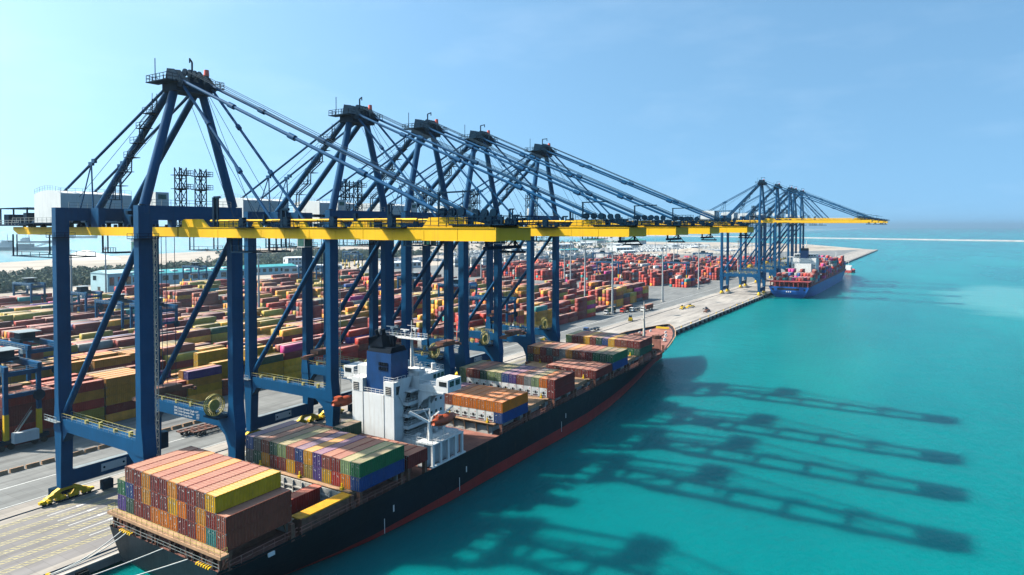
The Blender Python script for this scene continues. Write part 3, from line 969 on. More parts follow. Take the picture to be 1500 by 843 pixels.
    for y in (6.2, 13.0):
        yt = 7.0 if y < 9 else 12.4
        a, b_ = V(-1.5, yt, zapex + 0.2), V(-58.5, y, zgt + 0.3)
        mb = MB(); mb.tube(a, b_, 0.29, n=10)
        c = a.lerp(b_, 0.52)
        mb.cbox(c, (1.6, 0.5, 0.8)); mb.cbox(a.lerp(b_, 0.5), (1.2, 0.6, 0.9))
        mb.bar(c, (c.x - 5.2, c.y, ztop - 0.7), 0.2, 0.2); mb.bar(c, (c.x + 0.5, c.y, ztop - 0.7), 0.24, 0.24)
        mb.build('backstay', 'crane_blue', root)
    for y in (YS + 0.5, YN - 0.5):
        yt = 6.6 if y < 9 else 12.8
        for xe, ze, r, nm in ((xo - 9.3, zgt + 1.8, 0.29, 3), (28.6, zgt + 0.9, 0.26, 2)):
            a, b_ = V(1.2, yt, zapex + 0.3), V(xe, y, ze)
            mb = MB(); mb.tube(a, b_, r, n=10)
            for q in range(1, nm + 1):
                c0, c1 = a.lerp(b_, q / (nm + 1) - 0.012), a.lerp(b_, q / (nm + 1) + 0.012)
                mb.tube(c0, c1, r * 1.75, n=8)
            mb.build('forestay', 'crane_blue', root)
    # rigging ropes
    rp = []
    for dy in (-1.6, -0.6, 0.6, 1.6):
        rp.append(((1.5, 9.6 + dy, zapex + 2.0), (xo - 8, 9.6 + dy * 1.5, zgt + 2.0), 0.055))
    for dy in (-2.2, 2.2):
        rp.append(((1.0, 9.6 + dy, zapex), (17, 9.6 + dy, zgt + 0.5), 0.05))
        rp.append(((1.0, 9.6 + dy, zapex), (24, 9.6 + dy, zgt + 0.5), 0.05))
        rp.append(((-2.0, 9.6 + dy, zapex), (-38.5, 9.6 + dy, ztop + 2.4), 0.055))
    for a, b_, r in rp:
        mb = MB(); mb.tube(a, b_, r, n=5); mb.build('hoist_rope', 'wire_dark', root)
    # ---- mast head
    mb = MB()
    mb.box(-3.0, 1.4, 5.8, 13.6, zapex - 1.9, zapex + 0.2)
    for y in (6.1, 7.3, 11.9, 13.1):
        mb.prism([(-2.4, zapex + 0.2), (2.9, zapex - 1.6), (3.5, zapex - 0.5), (0.5, zapex + 2.2), (-1.8, zapex + 2.6)], 'y', y - 0.07, y + 0.07)
    mb.prism([(-1.9, zapex + 0.2), (2.3, zapex - 1.2), (2.6, zapex - 0.5), (0.2, zapex + 1.5), (-1.4, zapex + 1.8)], 'y', 6.3, 7.1)
    mb.prism([(-1.9, zapex + 0.2), (2.3, zapex - 1.2), (2.6, zapex - 0.5), (0.2, zapex + 1.3), (-1.4, zapex + 1.6)], 'y', 12.1, 12.9)
    for (x, y, h) in ((-1.2, 8.4, 1.4), (0.4, 9.4, 1.0), (-0.8, 10.4, 1.9), (0.9, 10.9, 1.2)):
        mb.box(x - 0.55, x + 0.55, y - 0.4, y + 0.4, zapex + 0.2, zapex + 0.2 + h)
    hd = mb.build('mast_head', 'crane_dark', root)
    mb = MB()
    for y in (8.0, 9.0, 10.0, 11.0):
        mb.disc((0.9, y, zapex + 1.8), (0, 1, 0), 0.75, 0.3, 14)
    mb.build('sheave', 'crane_dark', hd)
    mb = MB()
    mb.box(-4.5, 2.4, 3.4, 5.9, zapex - 0.4, zapex - 0.25); mb.box(-4.5, 2.4, 13.5, 15.6, zapex - 0.4, zapex - 0.25)
    mb.rail([(-4.4, 5.8, zapex - 0.25), (-4.4, 3.5, zapex - 0.25), (2.3, 3.5, zapex - 0.25), (2.3, 5.8, zapex - 0.25)], 1.2, 1.2, 0.09)
    mb.rail([(-4.4, 13.6, zapex - 0.25), (-4.4, 15.5, zapex - 0.25), (2.3, 15.5, zapex - 0.25), (2.3, 13.6, zapex - 0.25)], 1.2, 1.2, 0.09)
    mb.rail([(-2.8, 6.0, zapex + 0.2), (-2.8, 13.4, zapex + 0.2)], 1.2, 1.1, 0.08)
    mb.rail([(1.3, 7.6, zapex + 0.2), (1.3, 11.6, zapex + 0.2)], 1.2, 1.1, 0.08)
    mb.bar((-1.2, 10.9, zapex + 1.7), (-1.2, 10.9, zapex + 4.6), 0.26, 0.26); mb.bar((-1.2, 10.9, zapex + 4.6), (2.2, 8.2, zapex + 4.3), 0.24, 0.24); mb.bar((2.2, 8.2, zapex + 4.3), (2.2, 8.2, zapex + 3.5), 0.18, 0.18)
    mb.bar((-2.6, 4.2, zapex), (-2.6, 4.2, zapex + 4.2), 0.12, 0.12)
    mb.build('mast_platform', 'crane_dark', hd)
    mb = MB(); mb.tube((0.6, 12.8, zapex + 2.0), (0.6, 12.8, zapex + 3.2), 0.55, 0.45, 10); mb.build('beacon', 'beacon_red', hd)
    # ---- stairs up the back leg
    a, b_ = V(-18.5, 4.9, ztop + 1.5), V(-3.6, 5.4, zapex - 3.2)
    nfl = 7
    mb = MB()
    for i in range(nfl):
        c0, c1 = a.lerp(b_, i / nfl), a.lerp(b_, (i + 1) / nfl)
        mb.box(c0.x - 1.5, c0.x + 1.3, c0.y - 1.1, c0.y + 0.7, c0.z, c0.z + 0.12)
        mb.rail([(c0.x - 1.5, c0.y - 1.05, c0.z + 0.1), (c0.x + 1.3, c0.y - 1.05, c0.z + 0.1)], 1.1, 1.3, 0.08)
        sgn = 1 if i % 2 else -1
        s0, s1 = V(c0.x - 1.1 * sgn, c0.y - 0.2, c0.z + 0.1), V(c1.x + 1.0 * sgn, c1.y - 0.2, c1.z)
        for dy in (-0.45, 0.45):
            mb.bar(s0 + V(0, dy, 0), s1 + V(0, dy, 0), 0.12, 0.26)
            mb.bar(s0 + V(0, dy, 1.1), s1 + V(0, dy, 1.1), 0.08, 0.08)
        for q in range(1, 7):
            p_ = s0.lerp(s1, q / 7); mb.box(p_.x - 0.16, p_.x + 0.16, p_.y - 0.45, p_.y + 0.45, p_.z, p_.z + 0.05)
    mb.build('mast_stair', 'crane_dark', root)
    # ---- lattice masts over the sea-side cross beam
    for y in (12.6, 17.1):
        mb = MB(); mb.truss((-8.2, y, zc0 - 0.5), (-8.2, y, ztop + 8.2), 1.5, 1.7, 5, 0.17)
        for z in (ztop + 3.8, ztop + 6.6):
            mb.box(-9.6, -6.6, y - 1.3, y + 1.8, z, z + 0.1); mb.rail([(-6.6, y - 1.3, z), (-6.6, y + 1.8, z), (-9.6, y + 1.8, z)], 1.0, 1.2, 0.08)
        mb.build('lattice_mast', 'crane_dark', root)
    mb = MB(); mb.box(-10.5, -6.4, 11.2, 18.4, ztop - 0.9, ztop - 0.6); mb.box(-8.6, -7.8, 1.5, S - 1.5, ztop - 1.6, ztop - 0.9); mb.box(-8.2, -0.8, 12.2, 13.0, ztop - 2.2, ztop - 1.4); mb.build('mast_footing', 'crane_dark', root)
    mb = MB(); mb.box(-3.2, -0.9, 3.0, 5.6, ztop, ztop + 2.6); ho = mb.build('service_hut', 'house_white', root)
    mb = MB(); mb.box(-0.9, -0.86, 3.5, 5.1, ztop + 1.3, ztop + 2.2); mb.build('window', 'green_cab', ho)
    # ---- trolley with cabin, ropes and spreader
    tr = MB(); tr.box(-4, 4, YS + 0.7, YN - 0.7, zg - 0.2, zg + 0.7)
    for y in (YS + 1.2, YN - 1.2):
        tr.box(-4.6, 4.6, y - 0.35, y + 0.35, zg + 0.5, zg + 1.2)
    tr.box(-2, 2, 7.4, 11.8, zg + 0.7, zg + 1.9)
    t = tr.build('trolley', 'crane_dark', root, (-9.5, 0, 0))
    mb = MB(); mb.box(-4.6, -1.9, 5.5, 8.0, zg - 3.6, zg - 0.7); mb.box(-4.2, -2.3, 6, 7.5, zg - 0.7, zg - 0.2); cb = mb.build('cabin', 'cab_white', t)
    mb = MB(); mb.box(-1.9, -1.86, 5.6, 7.9, zg - 3.3, zg - 1.1); mb.build('window', 'green_cab', cb)
    mb = MB(); mb.box(-4.4, -2.1, 5.45, 5.5, zg - 3.3, zg - 1.1); mb.build('window', 'green_cab', cb)
    zs = 23.0
    for x in (-1.5, 1.5):
        for y in (8.2, 11.0):
            mb = MB(); mb.bar((x, y, zs + 1.9), (x, y, zg), 0.09, 0.09); mb.build('rope', 'wire_dark', t)
    mb = MB(); mb.box(-1.4, 1.4, 6.8, 12.4, zs + 1.0, zs + 1.9); mb.box(-0.5, 0.5, 3.6, 15.6, zs + 0.35, zs + 0.95)
    for y in (3.6, 15.4):
        mb.box(-1.2, 1.2, y - 0.15, y + 0.35, zs, zs + 0.6)
    mb.build('spreader', 'safety_yellow' if not detail else 'brown_steel', t)
    # ---- cable reel, ladder, lift
    mb = MB()
    N = 28
    for i in range(N):
        t0 = 2 * math.pi * i / N
        p0 = V(-3.3, 16.4, zp1 + 2.6)
        mb.bar(p0, p0 + V(0, 2.2 * math.cos(t0), 2.2 * math.sin(t0)), 0.10, 0.10)
        t1 = 2 * math.pi * (i + 1) / N
        for dx in (-0.3, 0.3):
            mb.bar(p0 + V(dx, 2.2 * math.cos(t0), 2.2 * math.sin(t0)), p0 + V(dx, 2.2 * math.cos(t1), 2.2 * math.sin(t1)), 0.16, 0.16)
    mb.disc((-3.3, 16.4, zp1 + 2.6), (1, 0, 0), 0.5, 0.9, 12)
    mb.disc((-3.42, 16.4, zp1 + 2.6), (1, 0, 0), 1.15, 0.5, 18)
    mb.build('cable_reel', 'rail_yellow', root)
    mb = MB(); mb.box(-5.6, -1.0, 15.4, S + 0.4, zp1, zp1 + 0.35); mb.bar((-4.2, 16.4, zp1), (-3.3, 16.4, zp1 + 2.6), 0.35, 0.35); mb.box(-5.2, -4.2, 15.6, 17.4, zp1 + 0.35, zp1 + 1.6); mb.build('reel_stand', 'crane_dark', root)
    if detail:
        mb = MB(); mb.truss((-0.2, 2.1, 6), (-0.2, 2.1, zg), 0.7, 0.9, 30, 0.09); mb.build('ladder', 'rail_galv', root)
        mb = MB(); mb.box(-G - 0.9, -G + 0.9, S + 1.2, S + 3.0, 5.2, 9.0); mb.build('lift_cage', 'crane_dark', root)
        for z in (9.2, 12.0):
            mb = MB(); mb.rail([(-G - 1.6, -1.4, z), (-G + 1.8, -1.4, z)], 1.0, 1.1, 0.07); mb.box(-G - 1.6, -G + 1.8, -2.0, -1.3, z - 0.1, z)
        mb = MB(); z = zp1 - 0.5
        mb.box(-G - 3.4, -G + 1.6, -2.2, -1.3, z - 0.12, z); mb.rail([(-G - 3.4, -2.15, z), (-G + 1.6, -2.15, z)], 1.1, 1.2, 0.07); mb.build('leg_platform', 'rail_galv', root)
        mb = MB(); mb.box(-G + 0.9, -G + 2.2, 6.6, 8.8, 0.3, 2.3); mb.build('switch_cabinet', 'crane_dark', root)
        mb = MB(); mb.box(-G - 2.6, -G - 1.0, -2.0, 2.4, 0.6, 2.6); mb.build('motor_box', 'crane_dark', root)
        # load plate lettering on the north portal beam
        for i, tx in enumerate(('SWL Under Spreader Single  61T', 'SWL Under Spreader Twin     65T', 'SWL Under Cargo Beam        75T')):
            text_mesh('lettering', tx, 0.66, 'white_paint', root, (-20.6, S - 0.965, 16.75 - 0.66 * i), (RAD(90), 0, 0))
    return root

crane_labels = [
    'blue gantry crane with yellow boom beside the stern container block',
    'blue gantry crane standing behind the white wheelhouse and blue funnel',
    'blue gantry crane second along from the wheelhouse, legs behind the reefer containers',
    'blue gantry crane between the reefer bay and the forward bays of the ship',
    'blue gantry crane nearest the bow and foremast of the black ship']
near = make_crane(crane_labels[0])
near['group'] = 'gantry cranes working the black ship'
for i, y in enumerate((46.0, 73.3, 100.2, 140.8)):
    c = copy_tree(near)
    c['label'] = crane_labels[i + 1]
    c.location = (0, y, 0)
    for ch in c.children:
        if ch.name.startswith('trolley') and 'girder' not in ch.name:
            ch.location.x = (-14, 6, 12, -20)[i]
far = make_crane('tall blue gantry crane with yellow boom over the blue ship', zg=60.6, ztop=66.6, zapex=93.5, xo=81.5, detail=False)
far['group'] = 'gantry cranes over the blue ship'
far.location = (0, 513.5, 0)
far['label'] = 'tall blue gantry crane standing off the stern of the blue ship'
for y, lab in ((579.0, 'tall blue gantry crane over the after deck of the blue ship'), (643.0, 'tall blue gantry crane just ahead of the blue ship wheelhouse'),
               (667.0, 'tall blue gantry crane over the forward cargo of the blue ship'), (712.0, 'tall blue gantry crane over the forward cargo of the blue ship')):
    c = copy_tree(far); c.location = (0, y, 0); c['label'] = lab
# ================================================================== containers
CL, CW, CH = 12.19, 2.438, 2.591
COL = {
    'maroon': (0.195, 0.022, 0.018), 'brown': (0.235, 0.058, 0.034), 'red': (0.42, 0.032, 0.020), 'orange': (0.70, 0.185, 0.012),
    'yellow': (0.74, 0.37, 0.012), 'amber': (0.62, 0.25, 0.025), 'olive': (0.36, 0.25, 0.035), 'green': (0.018, 0.150, 0.055),
    'dark green': (0.022, 0.072, 0.045), 'teal': (0.025, 0.20, 0.19), 'blue': (0.010, 0.050, 0.20), 'purple': (0.085, 0.040, 0.22),
    'grey': (0.22, 0.22, 0.21), 'slate': (0.095, 0.10, 0.105), 'white': (0.66, 0.65, 0.62), 'pink': (0.50, 0.035, 0.20), 'sage': (0.22, 0.29, 0.13)}

def corrugated(L):
    """body of a container, base centred at the origin, doors at -y"""
    mb = MB()
    h, w = CH, CW / 2
    y0, y1 = -L / 2, L / 2
    f = 0.14
    for sx in (-1, 1):
        xo_, xi = sx * w, sx * (w - 0.10)
        for y in (y0, y1 - f):
            mb.box(min(xo_, xo_ - sx * f), max(xo_, xo_ - sx * f), y, y + f, 0, h)          # corner posts
        for z0, z1 in ((0, 0.16), (h - 0.12, h)):
            mb.box(min(xo_, xi), max(xo_, xi), y0 + f, y1 - f, z0, z1)
        nc = int(round((L - 2 * f) / 0.56))
        st = (L - 2 * f) / nc
        a, b_ = sx * (w - 0.025), sx * (w - 0.085)
        vs_ = []
        for i in range(nc):
            q = y0 + f + st * i
            for t, x in ((0.0, a), (0.32, a), (0.5, b_), (0.82, b_)):
                vs_ += [(x, q + st * t, 0.16), (x, q + st * t, h - 0.12)]
        vs_ += [(a, y1 - f, 0.16), (a, y1 - f, h - 0.12)]
        mb.add(vs_, [(2 * i, 2 * i + 1, 2 * i + 3, 2 * i + 2) for i in range(len(vs_) // 2 - 1)])
    mb.box(-w + f, w - f, y1 - 0.08, y1 - 0.04, 0.0, h)                                     # front wall
    mb.box(-w + f, w - f, y0 + 0.02, y0 + f, 0, 0.14); mb.box(-w + f, w - f, y0 + 0.02, y0 + f, h - 0.14, h)
    nr = int(L / 0.7)
    for i in range(nr):                                                                     # roof with pressed panels
        q0, q1 = y0 + L * i / nr, y0 + L * (i + 1) / nr
        e = 0.12
        mb.add([(-w, q0, h), (w, q0, h), (w, q0 + e, h), (-w, q0 + e, h), (-w + 0.06, q0 + e + 0.04, h - 0.035), (w - 0.06, q0 + e + 0.04, h - 0.035),
                (w - 0.06, q1 - 0.04, h - 0.035), (-w + 0.06, q1 - 0.04, h - 0.035), (-w, q1, h), (w, q1, h)],
               [(0, 1, 2, 3), (3, 2, 5, 4), (4, 5, 6, 7), (7, 6, 9, 8)], 1)
    for sx in (-1, 1):
        for y in (y0 - 0.006, y1 - 0.174):
            for z in (-0.004, h - 0.11):
                mb.box(sx * w - 0.10 + 0.006 * sx, sx * w + 0.10 + 0.006 * sx, y, y + 0.18, z, z + 0.118) if False else \
                    mb.box(min(sx * (w + 0.006), sx * (w - 0.17)), max(sx * (w + 0.006), sx * (w - 0.17)), y, y + 0.18, z, z + 0.118, 2)
    me = mb.build('tmp', ['box_paint', 'box_roof', 'steel_grey'])
    d = me.data; bpy.data.objects.remove(me); d.name = 'container_body'
    return d

def door_mesh(side, L, variant):
    rr = random.Random(variant * 7 + side)
    mb = MB()
    y = -L / 2
    x0, x1 = (-CW / 2 + 0.14, -0.01) if side < 0 else (0.01, CW / 2 - 0.14)
    mb.box(x0, x1, y + 0.045, y + 0.09, 0.14, CH - 0.14)
    for k in range(4):
        z = 0.28 + k * 0.56
        mb.box(x0 + 0.05, x1 - 0.05, y + 0.02, y + 0.046, z, z + 0.38)
    for t in (0.25, 0.77):
        x = x0 + (x1 - x0) * t
        mb.bar((x, y - 0.005, 0.08), (x, y - 0.005, CH - 0.08), 0.05, 0.05, 1)
        for z in (0.3, 1.0, 1.5, CH - 0.45):
            mb.box(x - 0.05, x + 0.05, y - 0.01, y + 0.02, z, z + 0.06, 1)
    for _ in range(rr.randint(4, 8)):
        w, h = rr.uniform(0.05, 0.26), rr.uniform(0.04, 0.11)
        x, z = rr.uniform(x0 + 0.08, x1 - 0.08 - w), rr.choice((rr.uniform(1.7, 2.3), rr.uniform(0.4, 2.3)))
        mb.box(x, x + w, y + 0.010, y + 0.018, z, z + h, 3 if rr.random() < 0.2 else 2)
    o = mb.build('tmp', ['box_paint', 'rail_galv', 'marking_white', 'marking_yellow'])
    d = o.data; bpy.data.objects.remove(o); d.name = 'container_door'
    return d

def reefer_mesh(L):
    mb = MB(); y = -L / 2
    w = CW / 2 - 0.13
    mb.box(-w, w, y + 0.02, y + 0.10, 0.14, CH - 0.12)
    mb.box(-w + 0.1, w - 0.1, y - 0.004, y + 0.02, 1.62, 2.35)
    o = mb.build('tmp', ['white_paint']); a = o.data; bpy.data.objects.remove(o); a.name = 'cooling_unit'
    mb = MB()
    mb.disc((0.1, y - 0.01, 1.18), (0, 1, 0), 0.36, 0.06, 16)
    mb.box(-w + 0.25, w - 0.2, y - 0.008, y + 0.02, 0.36, 0.60)
    mb.box(-0.75, -0.5, y - 0.008, y + 0.02, 1.0, 1.3); mb.box(0.62, 0.8, y - 0.008, y + 0.02, 1.0, 1.4)
    o = mb.build('tmp', ['rubber']); b_ = o.data; bpy.data.objects.remove(o); b_.name = 'fan_grille'
    mb = MB(); mb.box(-w + 0.2, w - 0.3, y - 0.008, y + 0.02, 0.2, 0.27); mb.box(w - 0.5, w - 0.25, y - 0.01, y + 0.02, 1.9, 2.1)
    o = mb.build('tmp', ['red_paint']); c_ = o.data; bpy.data.objects.remove(o); c_.name = 'warning_panel'
    return a, b_, c_

BODY = {40: corrugated(CL), 20: corrugated(6.06)}
DOOR = {(k, s, v): door_mesh(s, L, v) for k, L in ((40, CL), (20, 6.06)) for s in (-1, 1) for v in range(6)}
REEF = reefer_mesh(CL)
N_BOX = [0]

def container(loc, colour, label, group, size=40, reefer=False, rot=None, jitter=0.1, doors=True):
    base = COL[colour]
    k = 1 + random.uniform(-jitter, jitter)
    c4 = tuple(min(1, c * k * (1 + random.uniform(-0.05, 0.05))) for c in base) + (1,)
    o = link('shipping_container', BODY[size])
    o.location = loc
    if rot:
        o.rotation_euler = rot
    o.color = c4
    tag(o, label, 'container', group)
    if reefer:
        u = link('cooling_unit', REEF[0], o)
        link('fan_grille', REEF[1], u); link('warning_panel', REEF[2], u)
    elif doors:
        for s in (-1, 1):
            d = link('door', DOOR[(size, s, random.randrange(6))], o); d.color = c4
    N_BOX[0] += 1
    return o

# ================================================================== the black container ship
SHIP_X = 19.4
TRIM = 0.0130                            # bow-up trim, radians
SHIP_PIVOT = V(SHIP_X, -7.0, 0.0)
SHIP_M = Matrix.Translation(SHIP_PIVOT) @ Matrix.Rotation(TRIM, 4, 'X') @ Matrix.Translation(V(0, 7.0, 0))
ship = thing('container_ship', (0, 0, 0), 'long black-hulled container ship with red waterline and white wheelhouse', 'container ship')
ship.location = SHIP_M.to_translation()
ship.rotation_euler = (TRIM, 0, 0)

def interp(tab, y):
    for (a, va), (b_, vb) in zip(tab[:-1], tab[1:]):
        if y <= b_:
            t = max(0, (y - a) / (b_ - a))
            t = t * t * (3 - 2 * t) * 0.35 + t * 0.65
            return va + (vb - va) * t
    return tab[-1][1]
DECKW = [(-8.9, 15.0), (-4, 15.7), (10, 16.1), (160, 16.1), (180, 15.7), (196, 14.0), (210, 11.2), (221, 7.6), (229, 4.0), (234.5, 0.5)]
WATW = [(-8.9, 3.5), (-2, 6.0), (8, 10.2), (22, 14.2), (45, 16.0), (112, 16.1), (135, 14.0), (155, 11.2), (175, 7.8), (195, 4.2), (210, 1.9), (222, 0.7), (234.5, 0.25)]
EDGE = [(-10, 6.3), (180, 6.3), (188, 6.5), (196, 7.6), (215, 8.2), (234.5, 9.0)]
FLARE = [(-10, 0.50), (10, 0.62), (40, 1.0), (120, 1.0), (160, 1.25), (200, 1.5), (234.5, 1.7)]
REDZ = lambda y: min(-0.35, -2.15 + 0.030 * y)
def half_at(y, z):
    zd, zw = interp(EDGE, y), -3.0
    wd, ww, p = interp(DECKW, y), interp(WATW, y), interp(FLARE, y)
    t = max(0.0, min(1.0, (z - zw) / (zd - zw)))
    return ww + (wd - ww) * t ** p
ys = [-8.9, -8.4, -7.0, -4, 0, 5, 10, 16, 24, 34, 46, 60, 80, 100, 115, 125, 135, 145, 155, 165, 175, 183, 190, 196, 203, 210, 216, 221, 225, 229, 232, 234.5]
def section(y, zs_):
    rake = max(0, y - 205) / 29.5
    out = []
    for z in zs_:
        zd = interp(EDGE, y)
        yy = y - rake * 11 * max(0, (zd - z) / (zd + 6)) ** 0.9
        if y < -3:                                  # counter stern: tuck the low part forward
            yy += max(0, 1.5 - z) * 0.9
        out.append((half_at(y, z), yy, z))
    return out
def shell(name, mats, zfun, closed_stern):
    mb = MB(); rows = []
    for y in ys:
        zz = zfun(y)
        rows.append(section(y, zz))
    k = len(rows[0])
    vs_ = []
    for r in rows:
        vs_ += [(x, y, z) for x, y, z in r] + [(-x, y, z) for x, y, z in r]
    fs = []
    for i in range(len(rows) - 1):
        for j in range(k - 1):
            for o in (0, k):
                a, b_ = i * 2 * k + o + j, (i + 1) * 2 * k + o + j
                fs.append((a, b_, b_ + 1, a + 1) if o else (a, a + 1, b_ + 1, b_))
    mb.add(vs_, fs, 0, True)
    if closed_stern:
        r = rows[0]
        mb.add([(x, y, z) for x, y, z in r] + [(-x, y, z) for x, y, z in r], [(j, j + 1, k + j + 1, k + j) for j in range(k - 1)])
        r = rows[-1]
        mb.add([(x, y, z) for x, y, z in r] + [(-x, y, z) for x, y, z in r], [(j, k + j, k + j + 1, j + 1) for j in range(k - 1)])
    return mb.build(name, mats, ship)
def z_up(y):
    zd = interp(EDGE, y); lo = REDZ(y)
    return [zd - (zd - lo) * i / 9 for i in range(10)]
def z_low(y):
    lo = REDZ(y)
    return [lo - (lo + 9.0) * i / 5 for i in range(6)]
hull = shell('hull', 'hull_black', z_up, True)
shell('boot_topping', 'boot_red', z_low, True)
# decks
mb = MB()
dk = [y for y in ys if y <= 188]
vs_ = [(s * (interp(DECKW, y) - 0.25), y, 5.7) for y in dk for s in (1, -1)]
mb.add(vs_, [(2 * i, 2 * i + 1, 2 * i + 3, 2 * i + 2) for i in range(len(dk) - 1)])
mb.build('main_deck', 'deck_oxide', ship)
mb = MB()
dk = [y for y in ys if y >= 183]
vs_ = [(s * max(0.1, half_at(y, interp(EDGE, y) - 0.9) - 0.25), y - 0.1, interp(EDGE, y) - 1.0) for y in dk for s in (1, -1)]
mb.add(vs_, [(2 * i, 2 * i + 1, 2 * i + 3, 2 * i + 2) for i in range(len(dk) - 1)])
mb.add([(15, 183, 5.4), (-15, 183, 5.4), (-15, 183, 6.0), (15, 183, 6.0)], [(0, 1, 2, 3)])
mb.build('foredeck', 'deck_oxide', ship)
# bulwark stays round the bow, breakwater wall, windlasses, foremast
for y in np.arange(190, 233, 2.2):
    for s in (1, -1):
        e = interp(EDGE, y); w = half_at(y, e)
        if w < 1: continue
        mb = MB(); mb.prism([(s * (w - 0.12), e - 0.02), (s * (w - 0.12), e - 1.0), (s * max(0.2, w - 1.0), e - 1.0)], 'y', y - 0.1, y + 0.1)
        mb.build('bulwark_stay', 'deck_oxide', ship)
mb = MB()
vs_ = []
for y in [q for q in ys if q >= 188]:
    e = interp(EDGE, y)
    vs_.append((half_at(y, e), y, e))
pts = vs_ + [(-x, y, z) for x, y, z in reversed(vs_)]
for p, q in zip(pts[:-1], pts[1:]):
    mb.bar(p, q, 0.35, 0.14)
mb.build('bulwark_rail', 'hatch_tan', ship)
mb = MB(); mb.box(-13.2, 13.2, 186.4, 186.8, 5.7, 10.2)
for x in np.arange(-12, 12.1, 3):
    mb.prism([(186.8, 5.7), (188.6, 5.7), (186.8, 9.6)], 'x', x - 0.1, x + 0.1)
mb.build('breakwater_wall', 'deck_oxide', ship)
for x in (-4.2, 4.2):
    mb = MB(); mb.disc((x, 207, 7.8), (1, 0, 0), 0.9, 1.6, 14); mb.box(x - 1.6, x + 1.6, 205.4, 206.4, 6.9, 8.4); mb.disc((x + 1.7, 207, 7.8), (1, 0, 0), 0.6, 0.5, 12); mb.tube((x, 209, 7.1), (x, 216, 7.3), 0.3, n=8)
    mb.build('windlass', 'brown_steel', ship)
for x, y in ((-6, 213), (6, 213), (-3.5, 220), (3.5, 220), (-9, 203), (9, 203)):
    mb = MB()
    for dy in (-0.6, 0.6):
        mb.tube((x, y + dy, 7.0), (x, y + dy, 8.1), 0.28, n=10)
    mb.box(x - 0.5, x + 0.5, y - 1.1, y + 1.1, 7.0, 7.2); mb.build('mooring_bitts', 'white_paint', ship)
mb = MB(); mb.tube((0, 203, 6.6), (0, 203, 15.5), 0.62, 0.40, 14); mb.tube((0, 203, 15.5), (0, 203, 22.8), 0.36, 0.16, 12)
mb.box(-1.2, 1.2, 202.4, 203.6, 15.4, 15.5); mb.box(-0.8, 0.8, 202.6, 203.4, 20.0, 20.08); mb.bar((0, 202.6, 7), (0, 202.6, 15), 0.1, 0.3)
mb.build('foremast', 'coaming_pale', ship)
mb = MB(); mb.box(-3, 3, 225.6, 226.1, 8.1, 8.9); mb.build('bow_platform', 'safety_yellow', ship)
# cargo bays: coamings, hatch covers, stanchions
BAYS = [-7.4, 5.9, 19.2, 32.5, 67.0, 80.3, 93.6, 106.9, 120.2, 133.5, 146.8, 160.1, 173.4]
HZ = 8.7
OPEN = {5.9}
for y in BAYS:
    short = y == 32.5
    Lb = 6.3 if short else 12.2
    wb = 12.6 if y < 0 else (13.4 if y < 150 else 12.4 if y < 170 else 10.6)
    if y not in OPEN:
        mb = MB(); mb.box(-wb + 1.4, wb - 1.4, y + 0.4, y + Lb - 0.4, 5.7, HZ - 1.1); mb.build('hatch_coaming', 'brown_steel' if y < 40 else 'coaming_pale', ship)
        hp = 3 if y > 0 else 2
        for i in range(hp):
            a, b_ = -wb - 0.3 + (2 * wb + 0.6) * i / hp, -wb - 0.3 + (2 * wb + 0.6) * (i + 1) / hp
            mb = MB(); mb.box(a + 0.06, b_ - 0.06, y, y + Lb, HZ - 1.1, HZ - 0.12)
            for q in np.linspace(a + 0.6, b_ - 0.6, 6):
                mb.box(q - 0.1, q + 0.1, y - 0.10, y, HZ - 1.1, HZ - 0.3)
            mb.build('hatch_cover', 'hatch_tan', ship)
    # outboard pedestals that carry the side stacks
    for s in (1, -1):
        for yy in (y + 0.5, y + Lb - 0.5):
            w = min(16.0, interp(DECKW, yy) - 0.15)
            mb = MB(); mb.box(min(s * w, s * (w - 0.8)), max(s * w, s * (w - 0.8)), yy - 0.35, yy + 0.35, 5.7, HZ - 0.1)
            mb.build('stack_pedestal', 'brown_steel', ship)
        if short: continue
        w = min(16.05, interp(DECKW, y + 6) - 0.12)
        mb = MB(); mb.bar((s * w, y - 0.4, 6.9), (s * w, y + Lb + 0.6, 6.9), 0.12, 0.12); mb.bar((s * w, y - 0.4, 7.5), (s * w, y + Lb + 0.6, 7.5), 0.1, 0.1)
        for q in np.linspace(y, y + Lb, 7):
            mb.bar((s * w, q, 6.2), (s * w, q, 7.5), 0.1, 0.1)
        mb.build('side_railing', 'deck_oxide', ship)
    # transverse coaming face with triangular stays, seen in every gap between bays
    wb2 = min(13.2, wb)
    if y < 0: continue
    mb = MB()
    for q in np.linspace(-wb2 + 1, wb2 - 1, 8):
        mb.prism([(y - 0.1, HZ - 0.2), (y - 0.1, 5.7), (y - 0.95, HZ - 0.2)], 'x', q - 0.12, q + 0.12)
    mb.box(-wb2 - 1.2, wb2 + 1.2, y - 1.0, y - 0.12, HZ - 0.22, HZ - 0.10)
    mb.build('lashing_platform', 'hatch_tan', ship)
    mb = MB(); mb.box(-wb2, wb2, y - 0.12, y + 0.38, 5.7, HZ - 1.12); mb.build('coaming_end', 'coaming_pale', ship)
    for q in (-wb2 + 2.4, 0.8, wb2 - 1.0):
        mb = MB(); mb.box(q - 0.3, q + 0.3, y - 0.9, y - 0.3, HZ - 0.1, HZ + 0.35); mb.box(q - 0.15, q + 0.15, y - 0.7, y - 0.5, HZ + 0.35, HZ + 1.1); mb.build('lashing_post', 'safety_yellow', ship)
